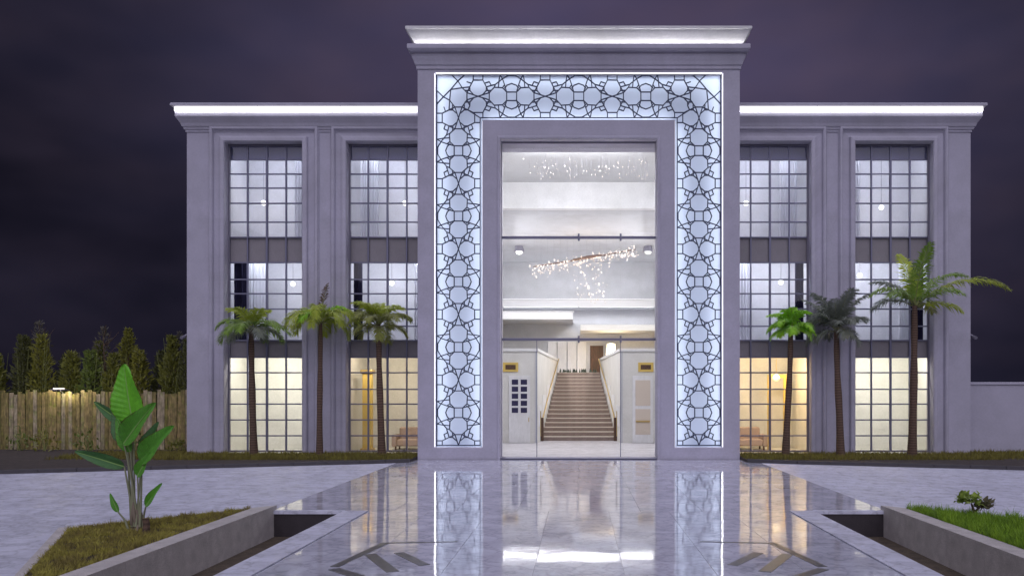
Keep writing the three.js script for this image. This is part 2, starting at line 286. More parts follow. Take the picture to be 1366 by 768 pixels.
for (const [a, b] of bays) mesh('window_surround', surround([[0, GZ - 0.02], [0, WZ + 0.12], [0.03, WZ + 0.15], [0.13, WZ + 0.15], [0.17, WZ + 0.13], [0.2, WZ + 0.02], [0.25, WZ + 0.005], [0.42, WZ + 0.005], [0.45, WZ + 0.1], [0.49, WZ + 0.13], [0.55, WZ + 0.12], [0.58, WZ + 0.06], [0.62, WZ - 0.01]], a, b, 0.0, WY1), M.trim, B);

// windows: four columns of panes between slender bars, spandrels at the floors
const rows = [[11.6, 11.03, 10.5, 9.98, 9.41, 8.71, 8.14], [7.2, 6.57, 6.04, 5.47, 4.83, 4.3], [3.67, 3.1, 2.48, 1.93, 1.34, 0.75, 0.17]];
for (const [a, b] of bays) {
  const w = group('window', B), cw = (b - a) / 4;
  mesh('frame', surround([[0, GZ - 0.05], [-0.06, GZ - 0.05], [-0.06, GZ + 0.05], [0, GZ + 0.05]], a, b, WY0, WY1, true), M.frame, w);
  for (let i = 1; i < 4; i++) mesh('mullion', rbox(a + i * cw - (i === 2 ? 0.038 : 0.027), a + i * cw + (i === 2 ? 0.038 : 0.027), WY0 + 0.06, WY1 - 0.06, GZ - 0.05, GZ + 0.045, 0.008), M.bar, w);
  rows.forEach((r, f) => r.forEach((y, i) => {
    if (i || f) for (let c = 0; c < 4; c++) mesh('glazing_bar', rbox(a + c * cw + (c ? (c === 2 ? 0.039 : 0.028) : 0.06), a + (c + 1) * cw - (c < 3 ? (c === 1 ? 0.039 : 0.028) : 0.06), y - 0.025, y + 0.025, GZ - 0.04, GZ + 0.035, 0.008), M.bar, w);
    if (i) { for (let c = 0; c < 4; c++) { const m = mesh('pane', new THREE.PlaneGeometry(cw - 0.04, r[i - 1] - y - 0.04), M.glass, w); m.position.set(a + (c + 0.5) * cw, (r[i - 1] + y) / 2, GZ); m.rotation.y = R(-0.004, 0.004); m.rotation.x = R(-0.004, 0.004); } }
  }));
  for (const [y1, y0] of [[8.1, 7.24], [4.26, 3.71]]) for (let c = 0; c < 4; c++) mesh('spandrel_panel', rbox(a + c * cw + 0.006, a + (c + 1) * cw - 0.006, y0 - 0.02, y1 + 0.02, GZ - 0.11, GZ - 0.052, 0.012), M.spandrel, w);
}
// rooms behind the windows
const floors = [[0.06, 4.1], [4.32, 7.95], [8.16, 12.25]];
bays.forEach(([a, b], bi) => floors.forEach(([y0, y1], f) => {
  const r = group('room', B), inner = bi === 1 || bi === 2, x0 = a - 0.35, x1 = b + 0.35, z1 = WZ - 0.42, z0 = inner && f === 0 ? -5.6 : -4.4, m = f ? M.roomCool : M.roomWarm;
  mesh('back_wall', box(x0, x1, y0, y1, z0 - 0.1, z0), m, r);
  for (const x of [x0, x1]) mesh('side_wall', box(x - 0.05, x + 0.05, y0, y1, z0, z1), m, r);
  mesh('ceiling', box(x0, x1, y1, y1 + 0.2, z0 - 0.1, z1), m, r);
  mesh('floor', box(x0, x1, y0 - 0.2, y0, z0 - 0.1, z1), m, r);
  // a light bar over the window head, washing the back wall
  const col = f ? coolLight : inner ? warmLight : creamLight, y = y1 - 0.16, z = z1 - 0.12;
  mesh('light_bar', rbox(a + 0.2, b - 0.2, y, y + 0.08, z - 0.04, z + 0.04, 0.01), f ? LEDcool : LEDwarm, r);
  area(r, b - a - 0.5, 0.1, [(a + b) / 2, y - 0.01, z - 0.05], [(a + b) / 2, (y0 + y1) / 2 - 0.6, z0], col, (f === 2 ? 86 : f ? 84 : inner ? 150 : 140) * [1.06, 0.86, 0.92, 1.08][(bi + f) % 4]);
}));

// entrance portal
{
  const P = group('portal', B), PX = 5.66, H = 13.86, ox = 5.08, ix = 3.38, oy = 13.6, iy = 11.92, by = 0.42, dx = 2.86, dy = 11.36;
  const U = [[-ox, by], [-ox, oy], [ox, oy], [ox, by], [ix, by], [ix, iy], [-ix, iy], [-ix, by]];
  const door = rect(-dx, dx, -0.01, dy);
  // front face with the channel for the lattice, then the body behind it
  const outline = [[-PX, 0], [-dx, 0], [-dx, dy], [dx, dy], [dx, 0], [PX, 0], [PX, H], [-PX, H]];
  mesh('front_wall', slab(outline, [U], -0.36, 0), M.stucco, P);
  mesh('body_wall', slab(outline, [], -1.9, -0.4), M.stucco, P);
  mesh('door_trim', surround([[-0.1, -0.3], [-0.1, 0.02], [-0.08, 0.035], [-0.02, 0.035], [0, 0.02], [0, -0.02]], -dx, dx, 0, dy), M.trim, P);
  for (const s of [-1, 1]) mesh('return_wall', box(s < 0 ? -PX : PX - 0.4, s < 0 ? -PX + 0.4 : PX, 12.4, H, -8.2, -1.9), M.stucco, P);
  mesh('roof', box(-PX, PX, H - 0.3, H, -8.2, -1.9), M.white, P);
  mesh('rear_parapet', box(-PX, PX, 12.4, H - 0.3, -8.2, -7.9), M.stucco, P);
  // lower crown, light ledge, upper crown
  mesh('lower_crown', cornice([[0, 13.7], [0.04, 13.7], [0.04, 13.8], [0.08, 13.84], [0.11, 13.95], [0.17, 14.1], [0.2, 14.14], [0.13, 14.16], [0.13, 14.21], [0.25, 14.25], [0.31, 14.32], [0.31, 14.45], [0.29, 14.475], [0.26, 14.475], [0.26, 14.42], [0.02, 14.42]], -PX, PX, -8.2, 0), M.stucco, P);
  mesh('upper_crown', cornice([[0.02, 14.42], [0.02, 14.58], [0.11, 14.6], [0.16, 14.68], [0.27, 14.87], [0.31, 14.96], [0.36, 14.98], [0.36, 15.05], [0.33, 15.075], [-1, 15.09]], -PX, PX, -8.2, 0), M.white, P);
  mesh('crown_roof', box(-PX - 0.02, PX + 0.02, 15.0, 15.08, -8.2, -0.9), M.white, P);
  for (let i = 0; i < 3; i++) mesh('led_strip', rbox(-5.85 + i * 3.9 + 0.01, -5.85 + (i + 1) * 3.9 - 0.01, 14.421, 14.44, 0.15, 0.2, 0.006), LED, P);
  area(P, 11.7, 0.045, [0, 14.446, 0.175], [0, 14.8, 0.2], whiteLight, 17);
  // lattice panel: back plate, edge lights, dark star lattice
  const L = group('lattice_panel', B);
  mesh('back_plate', slab(U.map(([x, y]) => [x + Math.sign(x) * 0.0, y]), [], -0.395, -0.362), M.latticeBack, L);
  const strip = (x0, x1, y0, y1) => { const n = Math.ceil(Math.max(x1 - x0, y1 - y0) / 4.5); for (let i = 0; i < n; i++) mesh('led_strip', x1 - x0 > y1 - y0 ? box(x0 + (x1 - x0) * i / n + 0.004, x0 + (x1 - x0) * (i + 1) / n - 0.004, y0, y1, -0.17, -0.04) : box(x0, x1, y0 + (y1 - y0) * i / n + 0.004, y0 + (y1 - y0) * (i + 1) / n - 0.004, -0.17, -0.04), LED, L); };
  const e = 0.012, c = (oy + by) / 2, ci = (iy + by) / 2, k = 9;
  for (const s of [-1, 1]) {
    strip(...(s < 0 ? [-ox, -ox + e] : [ox - e, ox]), by + 0.02, oy - 0.02); area(L, 0.13, oy - by - 0.1, [s * (ox - e - 0.006), c, -0.1], [s * (ox - 1), c, -0.1], whiteLight, k);
    strip(...(s < 0 ? [-ix - e, -ix] : [ix, ix + e]), by + 0.02, iy - 0.02); area(L, 0.13, iy - by - 0.1, [s * (ix + e + 0.006), ci, -0.1], [s * (ix + 1), ci, -0.1], whiteLight, k);
  }
  strip(-ox + 0.05, ox - 0.05, oy - e, oy); area(L, 2 * ox - 0.2, 0.13, [0, oy - e - 0.006, -0.1], [0, oy - 1, -0.1], whiteLight, k);
  strip(-ix + 0.05, ix - 0.05, iy, iy + e); area(L, 2 * ix - 0.2, 0.13, [0, iy + e + 0.006, -0.1], [0, iy + 1, -0.1], whiteLight, k);
  // line work of a quarter of the repeat: u along the band, v across it (units of 1/500 of the band's width)
  const Q = [[0, 0, 135, 42], [135, 42, 135, 0], [135, 42, 195, 105], [195, 105, 295, 100], [295, 100, 345, 50], [345, 50, 345, 0], [345, 50, 405, 50], [52, 16, 98, 66], [98, 66, 100, 110], [135, 42, 100, 110], [100, 110, 58, 190], [58, 190, 0, 190], [58, 190, 58, 250], [100, 110, 210, 140], [210, 140, 195, 105], [210, 140, 295, 205], [98, 66, 160, 70], [245, 102, 252, 172], [320, 95, 350, 130], [350, 130, 405, 150], [295, 205, 320, 135], [320, 135, 345, 50], [320, 135, 295, 100], [160, 125, 135, 170], [135, 170, 78, 152], [250, 172, 265, 250], [295, 205, 265, 250], [295, 205, 365, 245], [365, 245, 405, 245]];
  const bars = [], hw = 0.75, zf = -0.015, zb = -0.05;
  const bar = (x0, y0, x1, y1, w) => { const l = Math.hypot(x1 - x0, y1 - y0) + w * 0.5; const g = box(-l / 2, l / 2, -w / 2, w / 2, zb + R(0, 0.002), zf + R(0, 0.002)); g.rotateZ(Math.atan2(y1 - y0, x1 - x0)); g.translate((x0 + x1) / 2, (y0 + y1) / 2, 0); bars.push(g); };
  const seen = new Set();
  const mid = (ox + ix) / 2, top = (oy + iy) / 2;
  const put = (x0, y0, x1, y1, isTop) => {
    const mx = Math.abs((x0 + x1) / 2), my = (y0 + y1) / 2, above = my - iy > mx - ix; // the two bands meet on the mitre of the corner
    if ((isTop ? mx > 3.95 : my > 12.4) || isTop !== above || my < by + 0.1 || my > oy - 0.06 || mx > ox - 0.06) return;
    const key = [Math.min(x0, x1), Math.min(y0, y1), Math.max(x0, x1), Math.max(y0, y1), Math.sign((x1 - x0) * (y1 - y0))].map((q) => Math.round(q * 200)).join(); if (seen.has(key)) return; seen.add(key);
    bar(x0, Math.max(y0, by + 0.08), x1, Math.max(y1, by + 0.08), 0.036);
  };
  for (const [u0, v0, u1, v1] of Q) for (const su of [-1, 1]) for (const sv of [-1, 1]) for (let n = -3; n <= 3; n++) {
    const pt = 2.36, f = pt / 810, g = hw / 250;
    put(n * pt + 1.18 + su * u0 * f, top + sv * v0 * g, n * pt + 1.18 + su * u1 * f, top + sv * v1 * g, true);
    for (const side of [-1, 1]) for (let q = 0; q < 1; q++) { const pl = 2.3, fl = pl / 810, yc = 12.0 - (n + 2) * pl; put(side * mid + sv * v0 * g, yc + su * u0 * fl, side * mid + sv * v1 * g, yc + su * u1 * fl, false); }
  }
  const corner = [[3.93, 12.886, 3.93, 12.634], [3.93, 12.634, 4.104, 12.383], [4.104, 12.383, 4.356, 12.383], [4.356, 12.383, 4.54, 12.62], [4.54, 12.62, 4.5, 13.0], [4.5, 13.0, 4.1, 13.06], [4.1, 13.06, 3.93, 12.886], [4.54, 12.62, 4.76, 12.74], [4.1, 13.06, 4.25, 13.3], [4.5, 13.0, 4.76, 12.74], [4.5, 13.0, 4.25, 13.3], [4.76, 12.74, 4.98, 12.95], [4.25, 13.3, 4.46, 13.5], [4.76, 12.74, 4.98, 12.5], [4.25, 13.3, 4.02, 13.5], [3.93, 12.886, 3.83, 13.09], [3.83, 13.09, 4.1, 13.06], [4.356, 12.383, 4.56, 12.28], [4.56, 12.28, 4.54, 12.62], [3.93, 12.634, 3.83, 12.43], [4.104, 12.383, 3.9, 12.28], [3.83, 12.43, 3.9, 12.28], [3.9, 12.28, 3.46, 12.0]];
  for (const [a, b, c2, d] of corner) for (const q of [-1, 1]) bar(q * a, b, q * c2, d, 0.036);
  // slim rails that hold the lattice, a hand's width inside the channel
  const ro = 0.085, W = 0.035;
  for (const s of [-1, 1]) { bar(s * (ox - ro), by + ro, s * (ox - ro), oy - ro, W); bar(s * (ix + ro), by + ro, s * (ix + ro), iy + ro, W); bar(s * (ix + ro), by + ro, s * (ox - ro), by + ro, W); }
  bar(-ox + ro, oy - ro, ox - ro, oy - ro, W); bar(-ix - ro, iy + ro, ix + ro, iy + ro, W);
  mesh('lattice', bars, M.lattice, L);

  // glazed entrance
  const E = group('entrance_glazing', B), gz = -0.56, tiers = [[0.03, 4.22], [4.3, 7.86], [7.94, 11.34]], xs = [-2.74, -1.5, 0, 1.5, 2.74];
  mesh('frame', surround([[0, gz - 0.05], [-0.11, gz - 0.05], [-0.11, gz + 0.06], [0, gz + 0.06]], -dx, dx, 0, dy), M.trim, E);
  for (const y of [4.26, 7.9]) mesh('transom', rbox(-2.75, 2.75, y - 0.045, y + 0.045, gz - 0.06, gz + 0.05, 0.01), M.bar, E);
  mesh('threshold', rbox(-2.86, 2.86, 0.004, 0.05, gz - 0.2, -0.05, 0.01), M.bar, E);
  for (const [y0, y1] of tiers) for (let i = 0; i < 4; i++) { const m = mesh('glass_sheet', new THREE.PlaneGeometry(xs[i + 1] - xs[i] - 0.012, y1 - y0), M.glass, E); m.position.set((xs[i] + xs[i + 1]) / 2, (y0 + y1) / 2, gz); }
  for (const x of [-1.5, 1.5]) mesh('door_stile', rbox(x - 0.014, x + 0.014, 0.05, 4.21, gz - 0.02, gz + 0.02, 0.004), M.bar, E);
  for (const [x, y] of [[0, 7.9], [1.5, 7.9], [0, 4.26], [1.5, 4.26]]) mesh('clamp', rbox(x - 0.035, x + 0.035, y - 0.13, y + 0.13, gz + 0.052, gz + 0.075, 0.008), M.bar, E);
  for (const x of [-1.36, 1.36]) mesh('door_handle', tube([V(x, 0.8, gz + 0.08), V(x, 1.2, gz + 0.085), V(x, 1.7, gz + 0.08)], [0.016, 0.016, 0.016], 6), M.brass, E);
}

// the hall behind the glass
{
  const Hh = group('entrance_hall', B), zv = -7.8, ze = -22.6, cx = 4.8;
  mesh('floor', box(-cx, cx, -0.03, 0.008, ze, -0.62), M.hallFloor, Hh);
  for (const s of [-1, 1]) mesh('side_wall', box(s < 0 ? -cx - 0.2 : cx, s < 0 ? -cx : cx + 0.2, -0.03, 12.3, ze - 0.2, -1.9), M.hallWall, Hh);
  mesh('ceiling', box(-cx, cx, 11.79, 12.1, zv, -1.9), M.hallWall, Hh);
  mesh('gallery_wall', box(-cx, cx, 10.61, 11.79, zv - 0.3, zv), M.white, Hh);
  mesh('soffit', box(-cx, cx, 10.61, 10.8, ze, zv - 0.3), M.hallGrey, Hh);
  mesh('rear_wall', box(-cx, cx, -0.03, 10.61, ze - 0.2, ze), M.hallGrey, Hh);
  mesh('front_wall', [box(-cx, -2.86, 0, 11.79, -1.96, -1.902), box(2.86, cx, 0, 11.79, -1.96, -1.902), box(-2.86, 2.86, 11.37, 11.79, -1.96, -1.902)], M.hallWall, Hh);
  // galleries across the rear of the hall
  const ga = group('gallery', B);
  mesh('ledge', [rbox(-cx, cx, 7.62, 8.02, -21.2, -20.9, 0.02), rbox(-cx, cx, 8.02, 8.1, -21.25, -20.82, 0.02)], M.white, ga);
  mesh('floor_slab', box(-cx, cx, 7.62, 7.7, ze, -21.2), M.hallGrey, ga);
  mesh('ledge', [rbox(-cx, -0.35, 6.72, 7.14, -19.6, -19.3, 0.02), rbox(-cx, -0.28, 7.14, 7.2, -19.65, -19.25, 0.02)], M.white, ga);
  mesh('floor_slab', box(-cx, -0.35, 6.72, 6.8, ze, -19.6), M.hallGrey, ga);
  mesh('ledge', [rbox(0.1, cx, 6.1, 6.45, -20.2, -19.95, 0.02)], M.hallCream, ga);
  mesh('floor_slab', box(0.1, cx, 6.1, 6.18, ze, -20.2), M.hallGrey, ga);
  // landing wall: pale panelled doors and a brown one
  const ld = group('landing', B);
  mesh('floor_slab', box(-cx, cx, 3.3, 3.59, ze, -20.5), M.step, ld);
  for (let i = 0; i < 4; i++) mesh('panel', rbox(-1.95 + i * 0.62, -1.95 + i * 0.62 + 0.56, 3.62, 5.6, ze + 0.005, ze + 0.07, 0.02), M.white, ld);
  mesh('door', rbox(0.72, 1.55, 3.62, 5.35, ze + 0.005, ze + 0.06, 0.015), M.brown, ld);
  mesh('planting', [...Array(40)].map(() => { const g = new THREE.ConeGeometry(0.06, R(0.18, 0.34), 5); g.translate(R(-1.15, 1.15), 3.72, R(-20.75, -20.6)); return g; }), leafMat(0.03, 0.05, 0.035), ld);
  // blocks that flank the stair
  for (const s of [-1, 1]) {
    const w = group('stair_flank', B), q = [[s * 1.95, -9.5], [s * cx, -9.5], [s * cx, -20.5], [s * 1.3, -20.5]];
    mesh('wall', plan(s > 0 ? q.slice().reverse().reverse() : q.slice().reverse(), 0.008, 4.3), M.hallCream, w);
    const cp = [[s * 1.9, -9.42], [s * cx, -9.42], [s * cx, -20.5], [s * 1.25, -20.5]];
    mesh('coping', plan(s > 0 ? cp : cp.slice().reverse(), 4.302, 4.44), M.white, w);
    mesh('corner_strip', rbox(s * 2.02 - 0.04, s * 2.02 + 0.04, 0.01, 4.3, -9.497, -9.46, 0.005), M.hallGrey, w);
    const hr = s * 0.08;
    mesh('handrail', tube([V(s * 1.78, 1.05, -11.3), V(s * 1.55, 2.6, -15.5), V(s * 1.2, 4.4, -20.2)], [0.035, 0.035, 0.035], 6), M.brass, w);
    mesh('newel', rbox(s * 1.8 - 0.09, s * 1.8 + 0.09, 0.01, 1.15, -11.1, -10.92, 0.02), M.brown, w);
    for (let k = 0; k < 5; k++) { const t = (k + 0.5) / 5.2, x = s * (1.95 - 0.65 * t), z = -9.5 - 11 * t; const m = mesh('inset_panel', rbox(-0.012, 0.012, 0, 1.0, -0.75, 0.75, 0.01), M.white, w); m.position.set(x - s * 0.01, 0.35 + 3.3 * t * 0.8 + 0.15, z); m.rotation.y = s * 0.059; }
  }
  const st = group('staircase', B), n = 17;
  for (let i = 0; i < n; i++) { // each tread a block of its own, narrowing as the stair climbs
    const z1 = -11.2 - i * 0.547, z0 = z1 - 0.55, h = 3.59 / n, wa = 1.86 - 0.62 * (i / n) - 0.02, wb = 1.86 - 0.62 * ((i + 1) / n) - 0.02;
    const tr = mesh('step', plan([[-wa, z1], [wa, z1], [wb, z0], [-wb, z0]], 0.009 + i * h, (i + 1) * h - 0.03), M.step, st);
    mesh('tread', plan([[-wa, z1 + 0.03], [wa, z1 + 0.03], [wb, z0], [-wb, z0]], (i + 1) * h - 0.03, (i + 1) * h), M.nosing, tr);
  }
  // doors in the flanking walls
  const d1 = group('panelled_door', B);
  mesh('leaf', rbox(-3.28, -2.28, 0.02, 3.16, -9.495, -9.44, 0.01), M.white, d1);
  for (let r = 0; r < 5; r++) for (let c = 0; c < 2; c++) mesh('pane', rbox(-3.14 + c * 0.42, -2.84 + c * 0.42, 1.42 + r * 0.33, 1.66 + r * 0.33, -9.439, -9.43, 0.003), M.navy, d1);
  mesh('door_handle', rbox(-2.36, -2.32, 1.0, 1.2, -9.439, -9.4, 0.01), M.brass, d1);
  const d2 = group('panelled_door', B);
  mesh('leaf', rbox(2.52, 3.5, 0.02, 3.16, -9.495, -9.44, 0.01), M.white, d2);
  mesh('panel', rbox(2.66, 3.36, 1.75, 2.95, -9.439, -9.425, 0.006), M.nosing, d2);
  mesh('panel', rbox(2.66, 3.36, 0.4, 1.6, -9.439, -9.425, 0.006), M.nosing, d2);
  mesh('push_bar', rbox(2.68, 3.34, 0.98, 1.06, -9.424, -9.38, 0.01), M.brass, d2);
  // light coves along the hall's side walls and over the entrance
  for (const s of [-1, 1]) {
    for (let i = 0; i < 3; i++) mesh('cove_light', rbox(s * 4.76 - 0.03, s * 4.76 + 0.03, 9.9, 10.0, -21.6 + i * 4.4, -21.6 + i * 4.4 + 4.2, 0.01), LED, Hh);
    area(Hh, 13, 0.3, [s * 4.7, 9.95, -15], [0, 2.5, -15.5], whiteLight, 98);
    mesh('cove_light', rbox(s * 4.76 - 0.03, s * 4.76 + 0.03, 10.4, 10.5, -7.4, -2.4, 0.01), LED, Hh);
    area(Hh, 4.8, 0.3, [s * 4.7, 10.45, -4.9], [0, 6, -6], whiteLight, 26);
  }
  mesh('light_bar', rbox(-2.2, 2.2, 11.5, 11.58, -2.1, -2.02, 0.01), LED, Hh);
  area(Hh, 4.4, 0.2, [0, 11.5, -2.13], [0, 6, -9.5], whiteLight, 125);
  for (let i = 0; i < 2; i++) mesh('cove_light', rbox(-4.7 + i * 4.75, -0.05 + i * 4.75, 8.105, 8.14, -21.15, -21.1, 0.006), LED, ga);
  area(ga, 9.4, 0.08, [0, 8.15, -21.12], [0, 10, -22.4], whiteLight, 40);
  area(ga, 9.2, 0.1, [0, 7.6, -21.0], [0, 5, -20.8], whiteLight, 70);
  for (let i = 0; i < 2; i++) mesh('led_strip', rbox(-4.6 + i * 4.65, -0.05 + i * 4.65, 7.602, 7.618, -21.05, -20.96, 0.004), LED, ga);
}

// ================================================================ THINGS IN AND ROUND THE BUILDING
function chandelier(label, pts, ceiling, wires, frameGeo, bulbs) {
  const g = group('crystal_chandelier'); tag(g, label, 'chandelier');
  if (frameGeo) mesh('frame', frameGeo, M.brown, g);
  mesh('suspension', wires.map(([x, y, z]) => tube([V(x, y, z), V(x, (y + ceiling) / 2, z), V(x, ceiling, z)], [0.003, 0.003, 0.003], 3)), M.frame, g);
  const c = mesh('crystals', pts.map(([x, y, z, r]) => { const o = new THREE.OctahedronGeometry(r); o.scale(0.8, 1.3, 0.8); o.rotateY(x * 7 + y * 3); o.translate(x, y, z); return o; }), M.crystal, g); c.userData.kind = 'stuff';
  const bm = glow(1, 0.74, 0.5, 1.0);
  for (const [x, y, z] of bulbs) { const b = new THREE.SphereGeometry(frameGeo ? 0.035 : 0.018, 8, 6); b.translate(x, y, z); mesh('bulb', b, bm, g); }
}
{
  const pts = [], wires = [], bulbs = [];
  for (let i = 0; i < 260; i++) { const t = rnd(), x = -2.5 + 5.5 * t; pts.push([x + R(-0.25, 0.25), 8.85 + 0.95 * t + R(-0.5, 0.3) * R(0.2, 1), -14 + R(-1.1, 1.1), R(0.025, 0.06)]); }
  for (let i = 0; i < 60; i++) { const t = rnd(); pts.push([0.75 + R(-1.1, 0.9) * (1 - 0.2 * t), 9.2 - 2.1 * t, -14 + R(-0.8, 0.8), R(0.025, 0.055)]); }
  for (let i = 0; i < 16; i++) { const t = (i + 0.5) / 16, x = -2.5 + 5.5 * t; wires.push([x, 8.9 + 0.95 * t, -14 + R(-0.4, 0.4)]); bulbs.push([x, 8.9 + 0.95 * t, -14 + R(-0.3, 0.3)]); }
  for (let i = 0; i < 7; i++) bulbs.push([0.7 + R(-0.7, 0.6), 8.8 - i * 0.22, -14 + R(-0.5, 0.5)]);
  const fr = [tube([V(-2.4, 8.98, -14), V(0, 9.36, -14), V(3.0, 9.9, -14)], [0.03, 0.05, 0.03], 6), tube([V(-0.3, 9.3, -13.7), V(0.5, 9.42, -13.65), V(1.25, 9.56, -13.7)], [0.05, 0.1, 0.05], 6)];
  chandelier('long slanting crystal chandelier with a falling cluster hung above the stair', pts, 10.61, wires, fr, bulbs);
  const p = new THREE.PointLight(lin(1, 0.80, 0.6), 10); p.position.set(0.3, 8.3, -13.2); p.castShadow = true; p.shadow.radius = 12; scene.add(p);
}
{
  const pts = [], wires = [], bulbs = [];
  for (let i = 0; i < 90; i++) { const x = R(-2.3, 2.9), y = R(11.2, 11.6), z = R(-5.6, -3.4); pts.push([x, y, z, R(0.014, 0.03)]); wires.push([x, y, z]); }
  for (let i = 0; i < 12; i++) bulbs.push([R(-2, 2.7), R(11.1, 11.4), R(-5.4, -3.6)]);
  chandelier('scattered crystal drops hung on wires under the high hall ceiling', pts, 11.79, wires, null, bulbs);
}
for (const s of [-1, 1]) { // amber plates over the flanking doors
  const g = group('wall_sign'); tag(g, s < 0 ? 'small amber sign plate above the hall door with dark panes' : 'small amber sign plate above the plain panelled hall door', 'sign', 'amber sign plates');
  const x = s < 0 ? -3.2 : 3.15;
  mesh('plate', rbox(x - 0.36, x + 0.36, 3.34, 3.78, -9.497, -9.45, 0.012), M.gold, g);
  mesh('panel', rbox(x - 0.24, x + 0.24, 3.45, 3.67, -9.449, -9.44, 0.004), M.brown, g);
}
{ // warm lamp beside the landing
  const g = group('wall_lamp'); tag(g, 'warm glowing lamp at the head of the stair', 'lamp');
  mesh('shade', new THREE.CylinderGeometry(0.26, 0.34, 0.7, 14).translate(2.0, 5.05, -21.4), glow(1, 0.80, 0.48, 1.25), g);
  mesh('bracket', tube([V(2.0, 4.44, -20.9), V(2.0, 4.6, -21.2), V(2.0, 4.75, -21.4)], [0.03, 0.03, 0.03], 6), M.brass, g);
  const p = new THREE.PointLight(lin(1, 0.76, 0.42), 16); p.position.set(2.0, 5.1, -20.95); p.castShadow = true; p.shadow.radius = 14; scene.add(p);
}
{ // ceiling spotlight by the hall gallery
  for (const [x, lab] of [[-3.35, 'round ceiling spotlight under the hall soffit beside the low end of the slanting chandelier'], [3.9, 'round ceiling spotlight under the hall soffit beside the raised end of the slanting chandelier']]) {
    const g = group('spotlight'); tag(g, lab, 'lamp', 'hall ceiling spotlights');
    mesh('housing', new THREE.CylinderGeometry(0.22, 0.3, 0.3, 14).translate(x, 10.46, -17), M.frame, g);
    mesh('lens', new THREE.SphereGeometry(0.2, 12, 8).scale(1, 0.7, 1).translate(x, 10.28, -17), glow(1, 0.97, 0.8, x < 0 ? 1.2 : 0.25), g);
  }
}
function foldedCurtain(x0, x1, y0, y1, z, mat) { const n = 40, list = []; const f = (t) => [x0 + (x1 - x0) * t, z + 0.05 * Math.sin(t * 44) + 0.015 * Math.sin(t * 97)]; for (let i = 0; i < n; i++) { const [xa, za] = f(i / n), [xb, zb] = f((i + 1) / n); list.push([[xa, y0, za], [xb, y0, zb], [xb, y1, zb], [xa, y1, za]], [[xb, y0, zb - 0.012], [xa, y0, za - 0.012], [xa, y1, za - 0.012], [xb, y1, zb - 0.012]]); } return quads(list); }
for (const [a, b, lab] of [[-13.02, -12.5, 'dark navy curtain in the middle storey window above the fence side'], [-8.5, -8.18, 'dark navy curtain in the middle storey window over the gilded pillar'], [8.18, 8.5, 'dark navy curtain in the middle storey window over the amber lit room'], [12.5, 13.02, 'dark navy curtain in the middle storey window behind the tallest palm']]) {
  const g = group('curtain'); tag(g, lab, 'curtain', 'navy curtains of the middle storey');
  mesh('cloth', foldedCurtain(a, b, 4.33, 7.4, -2.15, M.navy), Object.assign(M.navy, { side: THREE.DoubleSide }), g);
  mesh('rail', tube([V(a - 0.1, 7.45, -2.15), V((a + b) / 2, 7.45, -2.15), V(b + 0.1, 7.45, -2.15)], [0.02, 0.02, 0.02], 6), M.brass, g);
}
bays.forEach(([a, b], i) => { // navy blinds rolled part way down in the top storey
  const g = group('roller_blind'); tag(g, ['dark navy roller blind in the top storey window on the fence side', 'dark navy roller blind in the top storey window between fence side and portal', 'dark navy roller blind in the top storey window above the amber lit room', 'dark navy roller blind in the top storey window on the garden wall side'][i], 'blind', 'navy blinds of the top storey');
  mesh('cloth', box(a - 0.2, b + 0.2, 11.08, 11.95, -2.05, -2.04), std({ color: lin(0.19, 0.19, 0.34), roughness: 0.9 }), g);
  mesh('roller', tube([V(a - 0.2, 11.98, -2.05), V((a + b) / 2, 11.98, -2.05), V(b + 0.2, 11.98, -2.05)], [0.035, 0.035, 0.035], 8), M.frame, g);
});
const sheer = phys({ color: lin(0.86, 0.86, 0.9), roughness: 1, transmission: 0.45, thickness: 0, side: THREE.DoubleSide });
bays.forEach(([a, b], i) => [1, 2].forEach((f) => { // thin white curtains and hanging globe lamps in the upper rooms
  const [y0, y1] = floors[f], where = [['middle storey window next to the fence', 'middle storey window between fence and portal', 'middle storey window between portal and garden wall', 'middle storey window next to the garden wall'], ['top storey window next to the fence', 'top storey window between fence and portal', 'top storey window between portal and garden wall', 'top storey window next to the garden wall']][f - 1][i];
  const g = group('sheer_curtain'); tag(g, 'thin white curtain hanging behind the ' + where, 'curtain', 'thin white curtains');
  const w = R(0.5, 0.95), left = (i + f) % 2, xa = left ? a + 0.1 : b - 0.1 - w;
  mesh('cloth', foldedCurtain(xa, xa + w, y0 + 0.03, y1 - 0.5, -2.75 - 0.1 * f, sheer), sheer, g);
  mesh('rail', tube([V(xa - 0.05, y1 - 0.48, -2.75 - 0.1 * f), V(xa + w / 2, y1 - 0.48, -2.75 - 0.1 * f), V(xa + w + 0.05, y1 - 0.48, -2.75 - 0.1 * f)], [0.015, 0.015, 0.015], 5), M.brass, g);
  const p = group('pendant_lamp'); tag(p, 'small white globe lamp hanging behind the ' + where, 'lamp', 'globe lamps of the upper rooms');
  const x = a + (left ? R(1.6, 2.3) : R(0.6, 1.3)), y = f === 1 ? R(6.5, 7.0) : R(9.5, 9.9), z = -3.3;
  mesh('globe', new THREE.SphereGeometry(0.1, 12, 9).translate(x, y, z), glow(1, 0.98, 0.95, 1.5), p);
  mesh('cord', tube([V(x, y + 0.09, z), V(x, (y + y1) / 2, z), V(x, y1, z)], [0.008, 0.008, 0.008], 4), M.frame, p);
  const l = new THREE.PointLight(lin(1, 0.97, 0.93), 1.6); l.position.set(x, y, z); l.castShadow = true; l.shadow.radius = 5; scene.add(l);
}));
